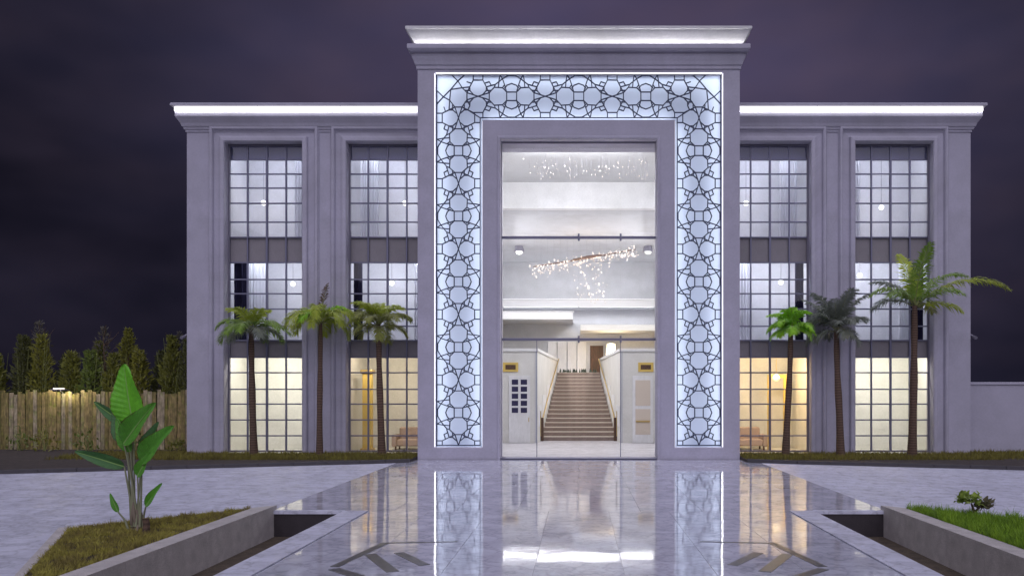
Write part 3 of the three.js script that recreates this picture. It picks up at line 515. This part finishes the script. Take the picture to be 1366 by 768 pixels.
{ // gilded pillar in the ground floor room
  const g = group('gilded_pillar'); tag(g, 'slim gilded pillar behind the ground floor window next to the portal', 'pillar');
  mesh('shaft', rbox(-8.42, -8.06, 0.2, 3.1, -3.3, -3.0, 0.03), M.gold, g);
  mesh('base', rbox(-8.48, -8.0, 0.062, 0.2, -3.36, -2.94, 0.02), M.brass, g);
  mesh('capital', rbox(-8.48, -8.0, 3.1, 3.25, -3.36, -2.94, 0.02), M.brass, g);
}
{ // gilt screen and lamp in the amber room
  const g = group('gilt_frame'); tag(g, 'tall gilt door frame inside the amber lit ground floor room', 'door frame');
  mesh('frame', surround([[0, -4.2], [0, -4.1], [0.14, -4.1], [0.14, -4.2]], 7.75, 8.25, 0.07, 2.95), M.gold, g);
  const l = group('wall_lamp'); tag(l, 'amber globe lamp glowing inside the ground floor room beside the portal', 'lamp');
  mesh('globe', new THREE.SphereGeometry(0.14, 14, 10).translate(7.78, 2.95, -3.4), glow(1, 0.72, 0.3, 1.6), l);
  mesh('stem', tube([V(7.78, 3.05, -3.4), V(7.78, 3.35, -3.4), V(7.78, 3.69, -3.4)], [0.012, 0.012, 0.012], 6), M.brass, l);
  const p = new THREE.PointLight(lin(1, 0.62, 0.22), 7); p.position.set(7.78, 2.95, -3.4); p.castShadow = true; p.shadow.radius = 6; scene.add(p);
}
function sofa(x, z, label) {
  const g = group('sofa'); tag(g, label, 'sofa', 'sofas behind the ground floor windows'); g.position.set(x, 0.06, z);
  mesh('seat', rbox(-0.62, 0.62, 0.16, 0.44, -0.4, 0.4, 0.06), M.sofa, g);
  mesh('backrest', rbox(-0.66, 0.66, 0.4, 0.9, -0.5, -0.28, 0.07), M.sofa, g);
  for (const s of [-1, 1]) { mesh('armrest', rbox(s * 0.72 - 0.1, s * 0.72 + 0.1, 0.14, 0.62, -0.46, 0.42, 0.06), M.sofa, g); for (const q of [-0.35, 0.35]) mesh('leg', rbox(s * 0.66 - 0.03, s * 0.66 + 0.03, 0, 0.16, q - 0.03, q + 0.03, 0.006), M.brown, g); }
}
sofa(-6.65, -4.2, 'low tan sofa in the room with the gilded pillar');
sofa(6.75, -4.3, 'low tan sofa in the amber lit ground floor room');
for (const s of [-1, 1]) { // small cameras on the building's corners
  const g = group('security_camera'); tag(g, s < 0 ? 'small dark security camera on the building corner above the fence' : 'small dark security camera on the building corner above the garden wall', 'camera', 'corner security cameras');
  const b = new THREE.CylinderGeometry(0.06, 0.06, 0.26, 10).rotateX(Math.PI / 2).rotateX(0.25); b.translate(s * 14.62, 4.4, -1.46);
  mesh('housing', b, M.frame, g); mesh('bracket', tube([V(s * 14.49, 4.5, -1.7), V(s * 14.58, 4.5, -1.6), V(s * 14.62, 4.42, -1.5)], [0.02, 0.02, 0.02], 6), M.trim, g);
}

// ---------------------------------------------------------------- palms
function frond(L, e0, droop, n, leaf, side = 0) { // pinnate frond growing towards +x, elevation e0, bending down by droop
  const P = [], T = []; let p = V(0, 0, 0), a = e0; const seg = 16;
  for (let i = 0; i <= seg; i++) { P.push(p.clone()); T.push(V(Math.cos(a), Math.sin(a), 0)); p = p.clone().addScaledVector(V(Math.cos(a), Math.sin(a), side * (i / seg) * 0.3), L / seg); a -= droop / seg * (0.5 + i / seg); }
  const pos = [];
  for (let k = 0; k < n; k++) for (const s of [-1, 1]) {
    const t = 0.14 + 0.86 * (k + R(0, 0.6)) / n, f = Math.min(seg - 1, Math.floor(t * seg)), q = P[f].clone().lerp(P[f + 1], t * seg - f), d = T[f];
    const l = leaf * Math.pow(Math.sin(Math.PI * (0.16 + 0.80 * t)), 0.7) * R(0.8, 1.15), out = V(0, 0, s), up = V(-d.y, d.x, 0);
    const dir = d.clone().multiplyScalar(0.55 + 0.5 * t).addScaledVector(out, 0.85).addScaledVector(up, R(-0.15, 0.5)).addScaledVector(d, R(-0.15, 0.15)).normalize(), w = R(0.017, 0.029);
    const a0 = q.clone(), m = q.clone().addScaledVector(dir, l * 0.5), tip = q.clone().addScaledVector(dir, l).add(V(0, -l * R(0.22, 0.5), 0)); m.y -= l * 0.05;
    const wd = d.clone().multiplyScalar(w), A = a0.clone().addScaledVector(wd, -0.4), Bq = a0.clone().addScaledVector(wd, 0.4), Mm = m.clone().sub(wd), Mp = m.clone().add(wd);
    for (const [x, y, z] of [[A, Bq, Mp], [A, Mp, Mm], [Mm, Mp, tip]]) pos.push(...x.toArray(), ...y.toArray(), ...z.toArray());
  }
  const g = new THREE.BufferGeometry(); g.setAttribute('position', new THREE.Float32BufferAttribute(pos, 3)); g.computeVertexNormals();
  return { blades: g, rachis: tube([P[0], P[4], P[8], P[12], P[16]], [0.022, 0.016, 0.011, 0.007, 0.003], 4) };
}
const greens = [leafMat(0.22, 0.36, 0.04, 0.45), leafMat(0.42, 0.50, 0.045, 0.45), leafMat(0.36, 0.68, 0.03, 0.45), leafMat(0.21, 0.24, 0.19, 0.45), leafMat(0.30, 0.33, 0.07, 0.45)];
const stemMat = std({ color: lin(0.20, 0.22, 0.07), roughness: 0.8 }), dryMat = leafMat(0.13, 0.085, 0.05);
function palm(o) {
  const g = group('palm_tree'); g.position.set(o.x, 0.07, o.z); tag(g, o.label, 'palm tree', 'palms planted before the building');
  const h = o.h, pts = [V(0, 0, 0), V(o.lean[0] * 0.35, h * 0.33, 0.03), V(o.lean[0] * 0.8, h * 0.68, 0), V(o.lean[0], h, o.lean[1])], r = o.r ?? 0.125;
  mesh('trunk', tube(pts, [r * 1.25, r, r * 0.9, r * 0.95, r * 0.72, r * 0.8, r * 0.6], 10), M.bark, g);
  const top = pts[3];
  o.fronds.forEach(([az, e0, L, droop, gi]) => {
    const F = frond(L, e0, droop, Math.round(24 + 22 * L), o.leaf ?? 0.46), f = group('frond', g); f.position.copy(top).add(V(0, R(-0.1, 0.05), 0)); f.rotation.y = az;
    mesh('blades', F.blades, gi < 0 ? dryMat : greens[gi], f); mesh('rachis', F.rachis, stemMat, f);
  });
}
const ring = (n, e, L, d, gi, off = 0) => [...Array(n)].map((_, i) => [off + i / n * Math.PI * 2 + R(-0.25, 0.25), e + R(-0.22, 0.22), L * R(0.85, 1.15), d + R(-0.25, 0.25), gi]);
palm({ x: -11.55, z: -0.35, h: 4.55, lean: [-0.1, 0], label: 'slender palm with drooping dark green fronds before the window next to the fence', fronds: [...ring(9, 0.5, 1.35, 1.8, 0), ...ring(5, 1.15, 1.1, 1.2, 1, 0.4), ...ring(5, 0.1, 1.1, 1.3, 3, 0.2)] });
palm({ x: -9.2, z: -0.3, h: 4.75, lean: [0.03, 0], r: 0.11, label: 'slender palm with yellow-green hanging fronds and one brown upright frond', fronds: [...ring(8, 0.95, 1.75, 2.9, 1), ...ring(6, 0.75, 1.5, 2.6, 1, 0.6), ...ring(3, 1.1, 1.3, 2.2, 2, 0.3), [0.6, 1.5, 1.5, 0.3, -1]] });
palm({ x: -7.0, z: -0.35, h: 4.7, lean: [-0.12, 0], label: 'slender palm with olive fronds before the room with the gilded pillar', fronds: [...ring(9, 0.7, 1.35, 1.8, 4), ...ring(6, 1.2, 1.25, 1.3, 1, 0.5), ...ring(5, 0.2, 1.1, 1.5, 4, 0.2)] });
palm({ x: 7.35, z: -0.35, h: 4.55, lean: [0.2, 0], r: 0.12, label: 'short crowned palm with bright lime green fronds before the amber lit room', leaf: 0.36, fronds: [...ring(12, 0.75, 0.95, 2.1, 2), ...ring(9, 1.3, 1.0, 1.6, 2, 0.4), ...ring(7, 0.2, 0.8, 1.5, 2, 0.2)] });
palm({ x: 9.3, z: -0.3, h: 4.5, lean: [-0.15, 0], r: 0.13, label: 'palm with dull grey-green upright fronds before the wall between two windows', leaf: 0.5, fronds: [...ring(9, 1.2, 1.6, 0.9, 3), ...ring(8, 0.8, 1.3, 1.5, 3, 0.4), ...ring(6, 0.2, 1.1, 1.5, 3, 0.4)] });
palm({ x: 11.75, z: -0.1, h: 5.35, lean: [0.1, 0], r: 0.14, label: 'tallest palm with long arching fronds before the window next to the garden wall', leaf: 0.55, fronds: [[-0.12, 0.72, 3.5, 1.5, 1], [0.2, 1.05, 2.6, 1.5, 0], [Math.PI + 0.2, 0.75, 1.9, 1.6, 0], [Math.PI - 0.5, 1.1, 1.9, 1.4, 3], [1.7, 1.35, 2.3, 0.7, 1], [4.8, 1.38, 2.4, 0.8, 0], [1.2, 0.8, 1.9, 1.6, 0], [5.3, 0.7, 2.0, 1.5, 0], [3.8, 0.6, 1.8, 1.4, 0], [2.3, 0.6, 1.8, 1.6, 3], [0.7, 0.3, 1.5, 1.2, 4], [5.9, 0.25, 1.6, 1.1, 1]] });

// ---------------------------------------------------------------- broad-leaved plant in the planter
function paddle(L, w, curl, fold, notch = 0) { // leaf growing along +y, midrib down the middle, face towards +z
  const n = 44, m = 6, p = [], ix = [], uv = [];
  for (let i = 0; i <= n; i++) { const t = i / n, ww = w * Math.pow(Math.sin(Math.PI * Math.pow(t, 0.72)), 0.62) * (1 - 0.22 * t) + 0.002;
    for (let j = -m; j <= m; j++) { const s = j / m, rip = 0.02 * w * Math.sin(t * 74 - Math.abs(s) * 9) * Math.min(1, Math.abs(s) * 2) + 0.10 * w * Math.sin(t * 9 + s * 2) * s * s; p.push(s * ww * Math.cos(fold), t * L, Math.abs(s) * ww * Math.sin(fold) - curl * t * t * L + rip); uv.push((s + 1) / 2, t); } }
  for (let i = 0; i < n; i++) for (let j = 0; j < 2 * m; j++) { const a = i * (2 * m + 1) + j, b = a + 2 * m + 1; ix.push(a, a + 1, b, b, a + 1, b + 1); }
  const g = new THREE.BufferGeometry(); g.setAttribute('position', new THREE.Float32BufferAttribute(p, 3)); g.setAttribute('uv', new THREE.Float32BufferAttribute(uv, 2)); g.setIndex(ix); g.computeVertexNormals(); return g;
}
{
  const g = group('broad_leaved_plant'); g.position.set(-7.22, 0.09, 15.1); tag(g, 'tall plant with big paddle-shaped green leaves standing in the planter', 'plant');
  const s = 1 / 82, at = (px, py) => [(px - 180) * s, (705 - py) * s];
  const veins = texture(256, (u, v) => { // side veins slanting off the midrib, dry brown nicks on the rim
    const q = Math.abs(u - 0.5) * 2, n = tile2(u, v, 9, 4, 201), f = (v * 30 - q * 5 + 0.3 * n) % 1, line = Math.pow(Math.abs(2 * (f < 0 ? f + 1 : f) - 1), 5), rim = clamp((q - 0.93 + 0.16 * n) * 14), k = 0.84 + 0.16 * n - 0.2 * line + 0.12 * clamp(1 - q * 14);
    return [k * (1 - rim) + 0.75 * rim + 0.06 * line, k * (1 - rim) + 0.38 * rim, k * (1 - rim) + 0.3 * rim]; });
  const broad = (r, gg, b, tr) => phys({ color: lin(r, gg, b), map: veins, roughness: 0.6, transmission: tr, thickness: 0, side: THREE.DoubleSide });
  const bright = broad(0.21, 0.76, 0.02, 0.2), mid = broad(0.14, 0.50, 0.035, 0.2), dark = broad(0.08, 0.26, 0.06, 0.25), petiole = std({ color: lin(0.24, 0.25, 0.15), roughness: 0.7 });
  const leaves = [ // petiole root, leaf base, leaf tip (in the plant's own metres), half width, depth of tip, fold, material
    [at(178, 700), at(176, 565), at(165, 484), 0.30, 0.12, 0.3, bright, 0], [at(182, 700), at(169, 588), at(216, 535), 0.22, 0.25, 0.55, mid, 0.12], [at(186, 700), at(190, 614), at(236, 564), 0.22, 0.15, 0.6, mid, 0.06],
    [at(176, 702), at(164, 620), at(106, 598), 0.14, 0.2, 0.6, dark, 0.0], [at(174, 700), at(172, 590), at(139, 543), 0.21, -0.1, 0.5, dark, -0.05], [at(172, 700), at(160, 565), at(97, 531), 0.11, -0.25, 0.6, dark, -0.15],
    [at(188, 702), at(197, 672), at(222, 640), 0.085, 0.12, 0.5, mid, 0.1], [at(170, 703), at(158, 680), at(149, 655), 0.06, 0.05, 0.5, mid, 0.05], [at(181, 700), at(182, 606), at(196, 560), 0.13, -0.15, 0.5, dark, -0.12], [at(177, 700), at(174, 600), at(158, 556), 0.13, 0.1, 0.5, mid, 0.04], [at(184, 700), at(186, 632), at(206, 600), 0.12, 0.1, 0.5, mid, 0.1]];
  for (const [r, b, t, w, dz, fold, mt, bz] of leaves) {
    const l = group('leaf', g), base = V(b[0], b[1], bz), tip = V(t[0], t[1], bz + dz), L = base.distanceTo(tip), geo = paddle(L, w, 0.08, fold);
    const m = mesh('blade', geo, mt, l); const y = tip.clone().sub(base).normalize(), z = V(R(-0.15, 0.15), 0.25, 1).addScaledVector(y, -y.dot(V(0, 0.25, 1))).normalize(), x = y.clone().cross(z); m.matrixAutoUpdate = true; m.quaternion.setFromRotationMatrix(new THREE.Matrix4().makeBasis(x, y, z)); m.position.copy(base);
    mesh('midrib', tube([base, base.clone().lerp(tip, 0.5).addScaledVector(z, -0.02 * L), base.clone().lerp(tip, 0.93).addScaledVector(z, -0.07 * L)], [0.013, 0.008, 0.003], 5), std({ color: lin(0.22, 0.36, 0.10), roughness: 0.7 }), l);
    mesh('petiole', tube([V(r[0], r[1], R(-0.05, 0.05)), V((r[0] + b[0]) / 2 + (b[0] - r[0]) * -0.12, (r[1] + b[1]) / 2, bz * 0.4), base], [0.021, 0.016, 0.012], 6), petiole, l);
  }
  mesh('root_clump', [...Array(7)].map((_, i) => tube([V(R(-0.12, 0.14), -0.02, R(-0.1, 0.1)), V(R(-0.1, 0.1), 0.14, R(-0.05, 0.05)), V(R(-0.08, 0.08), R(0.25, 0.5), R(-0.03, 0.03))], [0.036, 0.03, 0.02], 6)), std({ color: lin(0.20, 0.16, 0.12), roughness: 0.9 }), g);
  const st = group('cut_stump'); st.position.set(-6.93, 0.085, 15.35); tag(st, 'short dark cut stump beside the tall broad-leaved plant', 'stump');
  mesh('stem', tube([V(0, -0.01, 0), V(0.01, 0.12, 0), V(0.0, 0.24, 0.01)], [0.065, 0.055, 0.05], 8), M.bark, st);
  mesh('cut_face', new THREE.CircleGeometry(0.05, 10).rotateX(-Math.PI / 2).translate(0, 0.242, 0.01), M.wood, st);
}
{ // low shrub in the other planter
  const g = group('low_shrub'); g.position.set(7.1, 0.085, 13.75); tag(g, 'small ragged shrub with drooping leaves in the bright grass planter', 'shrub');
  mesh('stem', [tube([V(0, -0.02, 0), V(0.01, 0.12, 0), V(-0.03, 0.26, 0)], [0.03, 0.025, 0.015], 6), tube([V(0.01, 0.1, 0), V(0.12, 0.2, 0.02), V(0.24, 0.24, 0.02)], [0.018, 0.014, 0.008], 5)], M.bark, g);
  const mk = (n, cx, cy, rx, ry) => { const a = []; for (let i = 0; i < n; i++) { const l = paddle(R(0.08, 0.14), R(0.035, 0.06), R(0.1, 0.5), 0.3); l.rotateX(R(-1.9, 0.2)); l.rotateY(R(0, 6.3)); const q = R(0, 6.3), k = Math.sqrt(rnd()); l.translate(cx + Math.cos(q) * rx * k, cy + R(-ry, ry), Math.sin(q) * rx * 0.8 * k); a.push(l); } return a; };
  mesh('foliage', mk(90, -0.08, 0.32, 0.2, 0.07), leafMat(0.28, 0.38, 0.05), g);
  mesh('withered_foliage', mk(45, 0.2, 0.22, 0.14, 0.07), leafMat(0.14, 0.125, 0.06), g);
}

// ---------------------------------------------------------------- fence, garden wall, trees
{
  const f = group('plank_fence'); tag(f, 'weathered tan plank fence with mossy streaks beside the building', 'fence');
  let x = -27.5; const set = [];
  for (let i = 0; i < 6; i++) { const g = rbox(-0.084, 0.084, 0, 1, -0.015, 0.015, 0.006), u = g.attributes.uv, p = g.attributes.position; for (let k = 0; k < p.count; k++) u.setXY(k, p.getX(k) + i * 0.37, p.getY(k) * 2.3 + i * 0.3); set.push(g); }
  const tones = [[0.62, 0.58, 0.40], [0.50, 0.45, 0.26], [0.64, 0.61, 0.55], [0.40, 0.37, 0.18], [0.58, 0.51, 0.30], [0.66, 0.64, 0.60]].map((c) => std({ color: lin(...c), map: woodTex, roughness: 0.9 }));
  while (x < -14.75) { const m = mesh('plank', set[Math.floor(rnd() * 6)], tones[Math.floor(rnd() * 6)], f), w = R(0.8, 1.05); m.scale.set(w, 2.3 + R(-0.1, 0.12), 1); m.position.set(x, 0.06, -3.9 + R(-0.012, 0.012)); m.rotation.z = R(-0.012, 0.012); x += 0.168 * w + 0.006; }
  for (const y of [0.5, 1.9]) mesh('rail', rbox(-27.6, -14.7, y, y + 0.1, -3.99, -3.93, 0.01), M.brown, f);
  for (let i = 0; i < 6; i++) mesh('post', rbox(-27.2 + i * 2.4 - 0.06, -27.2 + i * 2.4 + 0.06, 0.05, 2.3, -4.11, -3.99, 0.01), M.brown, f);
}
{
  const w = group('garden_wall'); tag(w, 'plain pale rendered garden wall joining the building corner', 'wall');
  mesh('wall', box(14.5, 28, 0.0, 2.66, -2.75, -2.5), M.stucco, w);
  mesh('coping', rbox(14.52, 28.05, 2.66, 2.76, -2.8, -2.45, 0.015), M.trim, w);
}
{ // added lamp above the fence, put in to brighten the planks and trees
  const g = group('added_fence_lamp'); g.position.set(-20.4, 2.44, -3.3); tag(g, 'small white lamp bar added above the plank fence to brighten planks and trees', 'lamp');
  mesh('housing', rbox(-0.28, 0.28, 0.0, 0.05, -0.09, 0.09, 0.01), M.frame, g);
  for (const x of [-0.2, 0.2]) mesh('bracket', tube([V(x, 0.02, 0), V(x, 0.0, -0.36), V(x, -0.12, -0.59)], [0.014, 0.014, 0.014], 5), M.frame, g);
  mesh('lens', rbox(-0.2, 0.2, 0.052, 0.1, -0.07, 0.07, 0.02), glow(1, 0.93, 0.75, 1.0), g);
  const p = new THREE.PointLight(lin(1, 0.90, 0.62), 9); p.position.set(-20.4, 2.515, -3.3); p.castShadow = true; p.shadow.radius = 6; scene.add(p);
}
function leafMound(n, rx, h) { const a = []; for (let i = 0; i < n; i++) { const l = paddle(R(0.1, 0.2), R(0.03, 0.05), R(0.1, 0.6), 0.3); l.rotateX(R(-1.6, 0.1)); l.rotateY(R(0, 6.3)); const q = R(0, 6.3), k = Math.sqrt(rnd()); l.translate(Math.cos(q) * rx * k, h * rnd() * (1.05 - k * 0.6), Math.sin(q) * rx * 0.7 * k); a.push(l); } return a; }
function foliage(n, shape, size) { // many leaf-sized faces spread through a crown; shape(t) gives the crown's radius at height share t
  const pos = [], nor = []; const H = shape.h;
  for (let i = 0; i < n; i++) {
    const t = Math.pow(rnd(), 0.9), a = R(0, 6.283), lump = 0.75 + 0.45 * N3(Math.cos(a) * 1.6 + shape.s, t * H * 1.1, Math.sin(a) * 1.6), r = shape.r(t) * lump * Math.pow(rnd(), 0.35);
    const c = V(Math.cos(a) * r, shape.y + t * H, Math.sin(a) * r), d = V(Math.cos(a) * 0.7 + R(-0.6, 0.6), R(0.2, 1.2), Math.sin(a) * 0.7 + R(-0.6, 0.6)).normalize(), sd = V(R(-1, 1), R(-1, 1), R(-1, 1)).cross(d).normalize(), l = size * R(0.6, 1.5), w = l * 0.28;
    const A = c.clone().addScaledVector(sd, -w), Bq = c.clone().addScaledVector(sd, w), C = c.clone().addScaledVector(d, l), D = c.clone().addScaledVector(d, -l * 0.5);
    for (const q of [A, Bq, C, Bq, A, D]) pos.push(q.x, q.y, q.z);
  }
  const g = new THREE.BufferGeometry(); g.setAttribute('position', new THREE.Float32BufferAttribute(pos, 3)); g.computeVertexNormals(); return g;
}
const treeMats = [leafMat(0.19, 0.20, 0.02, 0.4), leafMat(0.10, 0.11, 0.02, 0.4), leafMat(0.24, 0.24, 0.022, 0.4), leafMat(0.13, 0.12, 0.09, 0.4), leafMat(0.16, 0.22, 0.03, 0.4)];
function columnTree(x, z, h, r, mt, label) {
  const g = group('conifer_tree'); g.position.set(x, 0, z); tag(g, label, 'tree', 'trees behind the fence');
  mesh('trunk', tube([V(0, -0.05, 0), V(0.03, h * 0.4, 0), V(0, h * 0.9, 0)], [0.12, 0.08, 0.02], 6), M.bark, g);
  mesh('crown', foliage(2600, { h: h - 0.35, y: 0.3, s: x, r: (t) => r * Math.pow(Math.sin(Math.PI * (0.12 + 0.86 * t)), 0.6) * (1.12 - 0.5 * t) }, 0.12), treeMats[mt], g);
}
function bareTree(x, z, h, label) {
  const g = group('sparse_tree'); g.position.set(x, 0, z); tag(g, label, 'tree', 'trees behind the fence');
  mesh('trunk', tube([V(0, -0.05, 0), V(0.06, h * 0.5, 0), V(-0.04, h, 0)], [0.09, 0.05, 0.012], 6), M.bark, g);
  mesh('limbs', [...Array(16)].map(() => { const y = R(1.6, h - 0.4), a = R(0, 6.28), l = R(0.3, 0.7); return tube([V(0, y, 0), V(Math.cos(a) * l * 0.5, y + 0.25, Math.sin(a) * l * 0.5), V(Math.cos(a) * l, y + 0.65, Math.sin(a) * l)], [0.025, 0.015, 0.006], 4); }), M.bark, g);
  mesh('crown', foliage(500, { h: h - 1.2, y: 1.3, s: x, r: (t) => 0.75 * Math.sin(Math.PI * (0.2 + 0.75 * t)) }, 0.1), treeMats[3], g);
}
for (let i = 0; i < 12; i++) { // bamboo clumps filling the row
  const x = -28.2 + i * 1.12 + R(-0.2, 0.2), g = group('bamboo_clump'), h = R(3.9, 5.1); g.position.set(x, 0, -7.2 + R(-0.3, 0.3)); tag(g, ['olive', 'yellow-olive', 'olive', 'dark olive', 'yellow-olive', 'olive', 'fresh green'][i % 7] + ' leafy bamboo clump in the row behind the fence', 'bamboo', 'bamboo clumps behind the fence');
  mesh('canes', [...Array(9)].map(() => { const a = R(-0.4, 0.4), b = R(-0.3, 0.3), k = h * R(0.7, 1.02); return tube([V(a * 0.4, -0.05, b * 0.4), V(a * 0.8, k * 0.55, b), V(a * 1.5, k, b * 1.4)], [0.022, 0.018, 0.006], 5); }), stemMat, g);
  mesh('foliage', foliage(1500, { h: h - 0.9, y: 0.9, s: x * 3, r: (t) => 0.62 * Math.pow(Math.sin(Math.PI * (0.15 + 0.8 * t)), 0.5) * (1.15 - 0.45 * t) }, 0.13), treeMats[[0, 2, 0, 1, 2, 0, 4][i % 7]], g);
}
for (let i = 0; i < 7; i++) { // low plants at the foot of the fence
  const g = group('low_plant'); g.position.set(-25.2 + i * 1.55 + R(-0.3, 0.3), 0.085, -3.2 + R(-0.2, 0.25)); tag(g, ['fresh green', 'olive', 'fresh green', 'yellow-olive', 'fresh green', 'dark olive', 'olive'][i] + ' low leafy plant growing at the foot of the plank fence', 'plant', 'low plants along the fence');
  const h = R(0.5, 1.25); mesh('stems', [...Array(5)].map(() => tube([V(R(-0.08, 0.08), -0.02, R(-0.08, 0.08)), V(R(-0.15, 0.15), h * 0.4, R(-0.1, 0.1)), V(R(-0.25, 0.25), h * 0.8, R(-0.15, 0.15))], [0.016, 0.011, 0.005], 4)), stemMat, g);
  mesh('foliage', leafMound(70, R(0.35, 0.55), h), treeMats[[4, 0, 4, 2, 4, 1, 0][i]], g);
}
const T = [[-26.9, -8, 4.6, 0.75, 1], [-25.3, -8.6, 4.9, 0.7, 0], [-23.2, -8.2, 4.1, 0.9, 1], [-22.0, -8.6, 4.75, 0.72, 0], [-20.55, -8.4, 5.3, 0.75, 2], [-19.3, -8.9, 4.3, 0.8, 1], [-18.55, -8.3, 4.55, 0.55, 0], [-17.4, -8.5, 4.95, 0.6, 2], [-16.1, -8.6, 4.6, 0.6, 0], [-28.6, -8.3, 4.4, 0.9, 0]];
const TL = ['dark olive column tree behind the fence', 'broad olive column tree behind the fence', 'low dark rounded tree behind the fence', 'yellow-olive column tree behind the fence beside the low dark one', 'tallest yellow-olive column tree behind the fence', 'low dark tree behind the fence next to the tallest one', 'slim olive column tree behind the fence', 'slim bright yellow-olive column tree behind the fence', 'slim olive tree behind the fence closest to the building', 'wide olive tree at the far end of the fence'];
T.forEach((t, i) => columnTree(...t, TL[i]));
bareTree(-24.3, -8.0, 5.5, 'thin sparse pale tree rising above the fence trees');
bareTree(-21.3, -7.8, 5.2, 'thin sparse tree beside the tallest olive tree');
bareTree(-18.0, -7.9, 5.0, 'thin sparse tree beside the slim olive tree');

// ---------------------------------------------------------------- grass
function blade(h, w) { const g = new THREE.BufferGeometry(); g.setAttribute('position', new THREE.Float32BufferAttribute([-w, 0, 0, w, 0, 0, w * 0.6, h * 0.6, h * 0.12, -w, 0, 0, w * 0.6, h * 0.6, h * 0.12, -w * 0.6, h * 0.6, h * 0.12, -w * 0.6, h * 0.6, h * 0.12, w * 0.6, h * 0.6, h * 0.12, 0, h, h * 0.35], 3)); g.computeVertexNormals(); return g; }
function grass(name, label, n, place, h, w, cols, spread) {
  const m = new THREE.InstancedMesh(blade(h, w), leafMat(1, 1, 1, 0.15), n), q = new THREE.Object3D(), c = new THREE.Color(); m.name = numbered(name); m.castShadow = m.receiveShadow = true;
  for (let i = 0; i < n; i++) {
    const [x, y, z] = place(); q.position.set(x, y, z); q.rotation.set(R(-spread, spread), R(0, 6.28), R(-spread, spread)); const k = R(0.4, 1.1) * (1 + 0.7 * Math.max(0, N2(x * 3.1 + 9, z * 3.1))); q.scale.set(k, k * R(0.8, 1.3), k); q.updateMatrix(); m.setMatrixAt(i, q.matrix);
    const t = clamp(0.5 + 0.55 * N2(x * 1.7, z * 1.7) + 0.5 * N2(x * 6, z * 6) + R(-0.35, 0.35)), [a, b] = cols; c.setRGB(a[0] + (b[0] - a[0]) * t, a[1] + (b[1] - a[1]) * t, a[2] + (b[2] - a[2]) * t); m.setColorAt(i, c);
  }
  scene.add(m); tag(m, label, 'grass', null, 'stuff');
}
const inside = (tri, bare) => () => { for (;;) { const x = R(Math.min(tri[0][0], tri[1][0]), Math.max(tri[0][0], tri[1][0])), z = R(12.6, 19.3); if (inTri(x, z, tri) && N2(x * 2.6 + 40, z * 2.6) + 0.5 * N2(x * 8, z * 8 + 30) > -bare + R(0, 0.25)) return [x, 0.082, z]; } };
grass('dry_grass', 'short dry olive grass round the tall broad-leaved plant', 26000, inside(triL, 0.45), 0.07, 0.004, [[0.21, 0.165, 0.045], [0.40, 0.36, 0.065]], 0.75);
grass('green_grass', 'bright green grass filling the planter with the low shrub', 26000, inside(triR, 0.9), 0.13, 0.005, [[0.13, 0.25, 0.012], [0.25, 0.42, 0.02]], 0.5);
for (const s of [-1, 1]) grass('bed_grass', s < 0 ? 'strip of olive grass along the wing beside the fence' : 'strip of olive grass along the wing beside the garden wall', 30000, () => { const x = R(5.72, s < 0 ? 18 : 21), zf = Math.min(1.3, bedLine(x) - 0.15); const z = -1.35 + (zf + 1.35) * rnd(); return [s * x, 0.086, x > 14.3 ? z - R(0, 1.2) : z]; }, 0.13, 0.008, [[0.12, 0.10, 0.016], [0.21, 0.19, 0.028]], 0.6);

renderer.render(scene, camera);
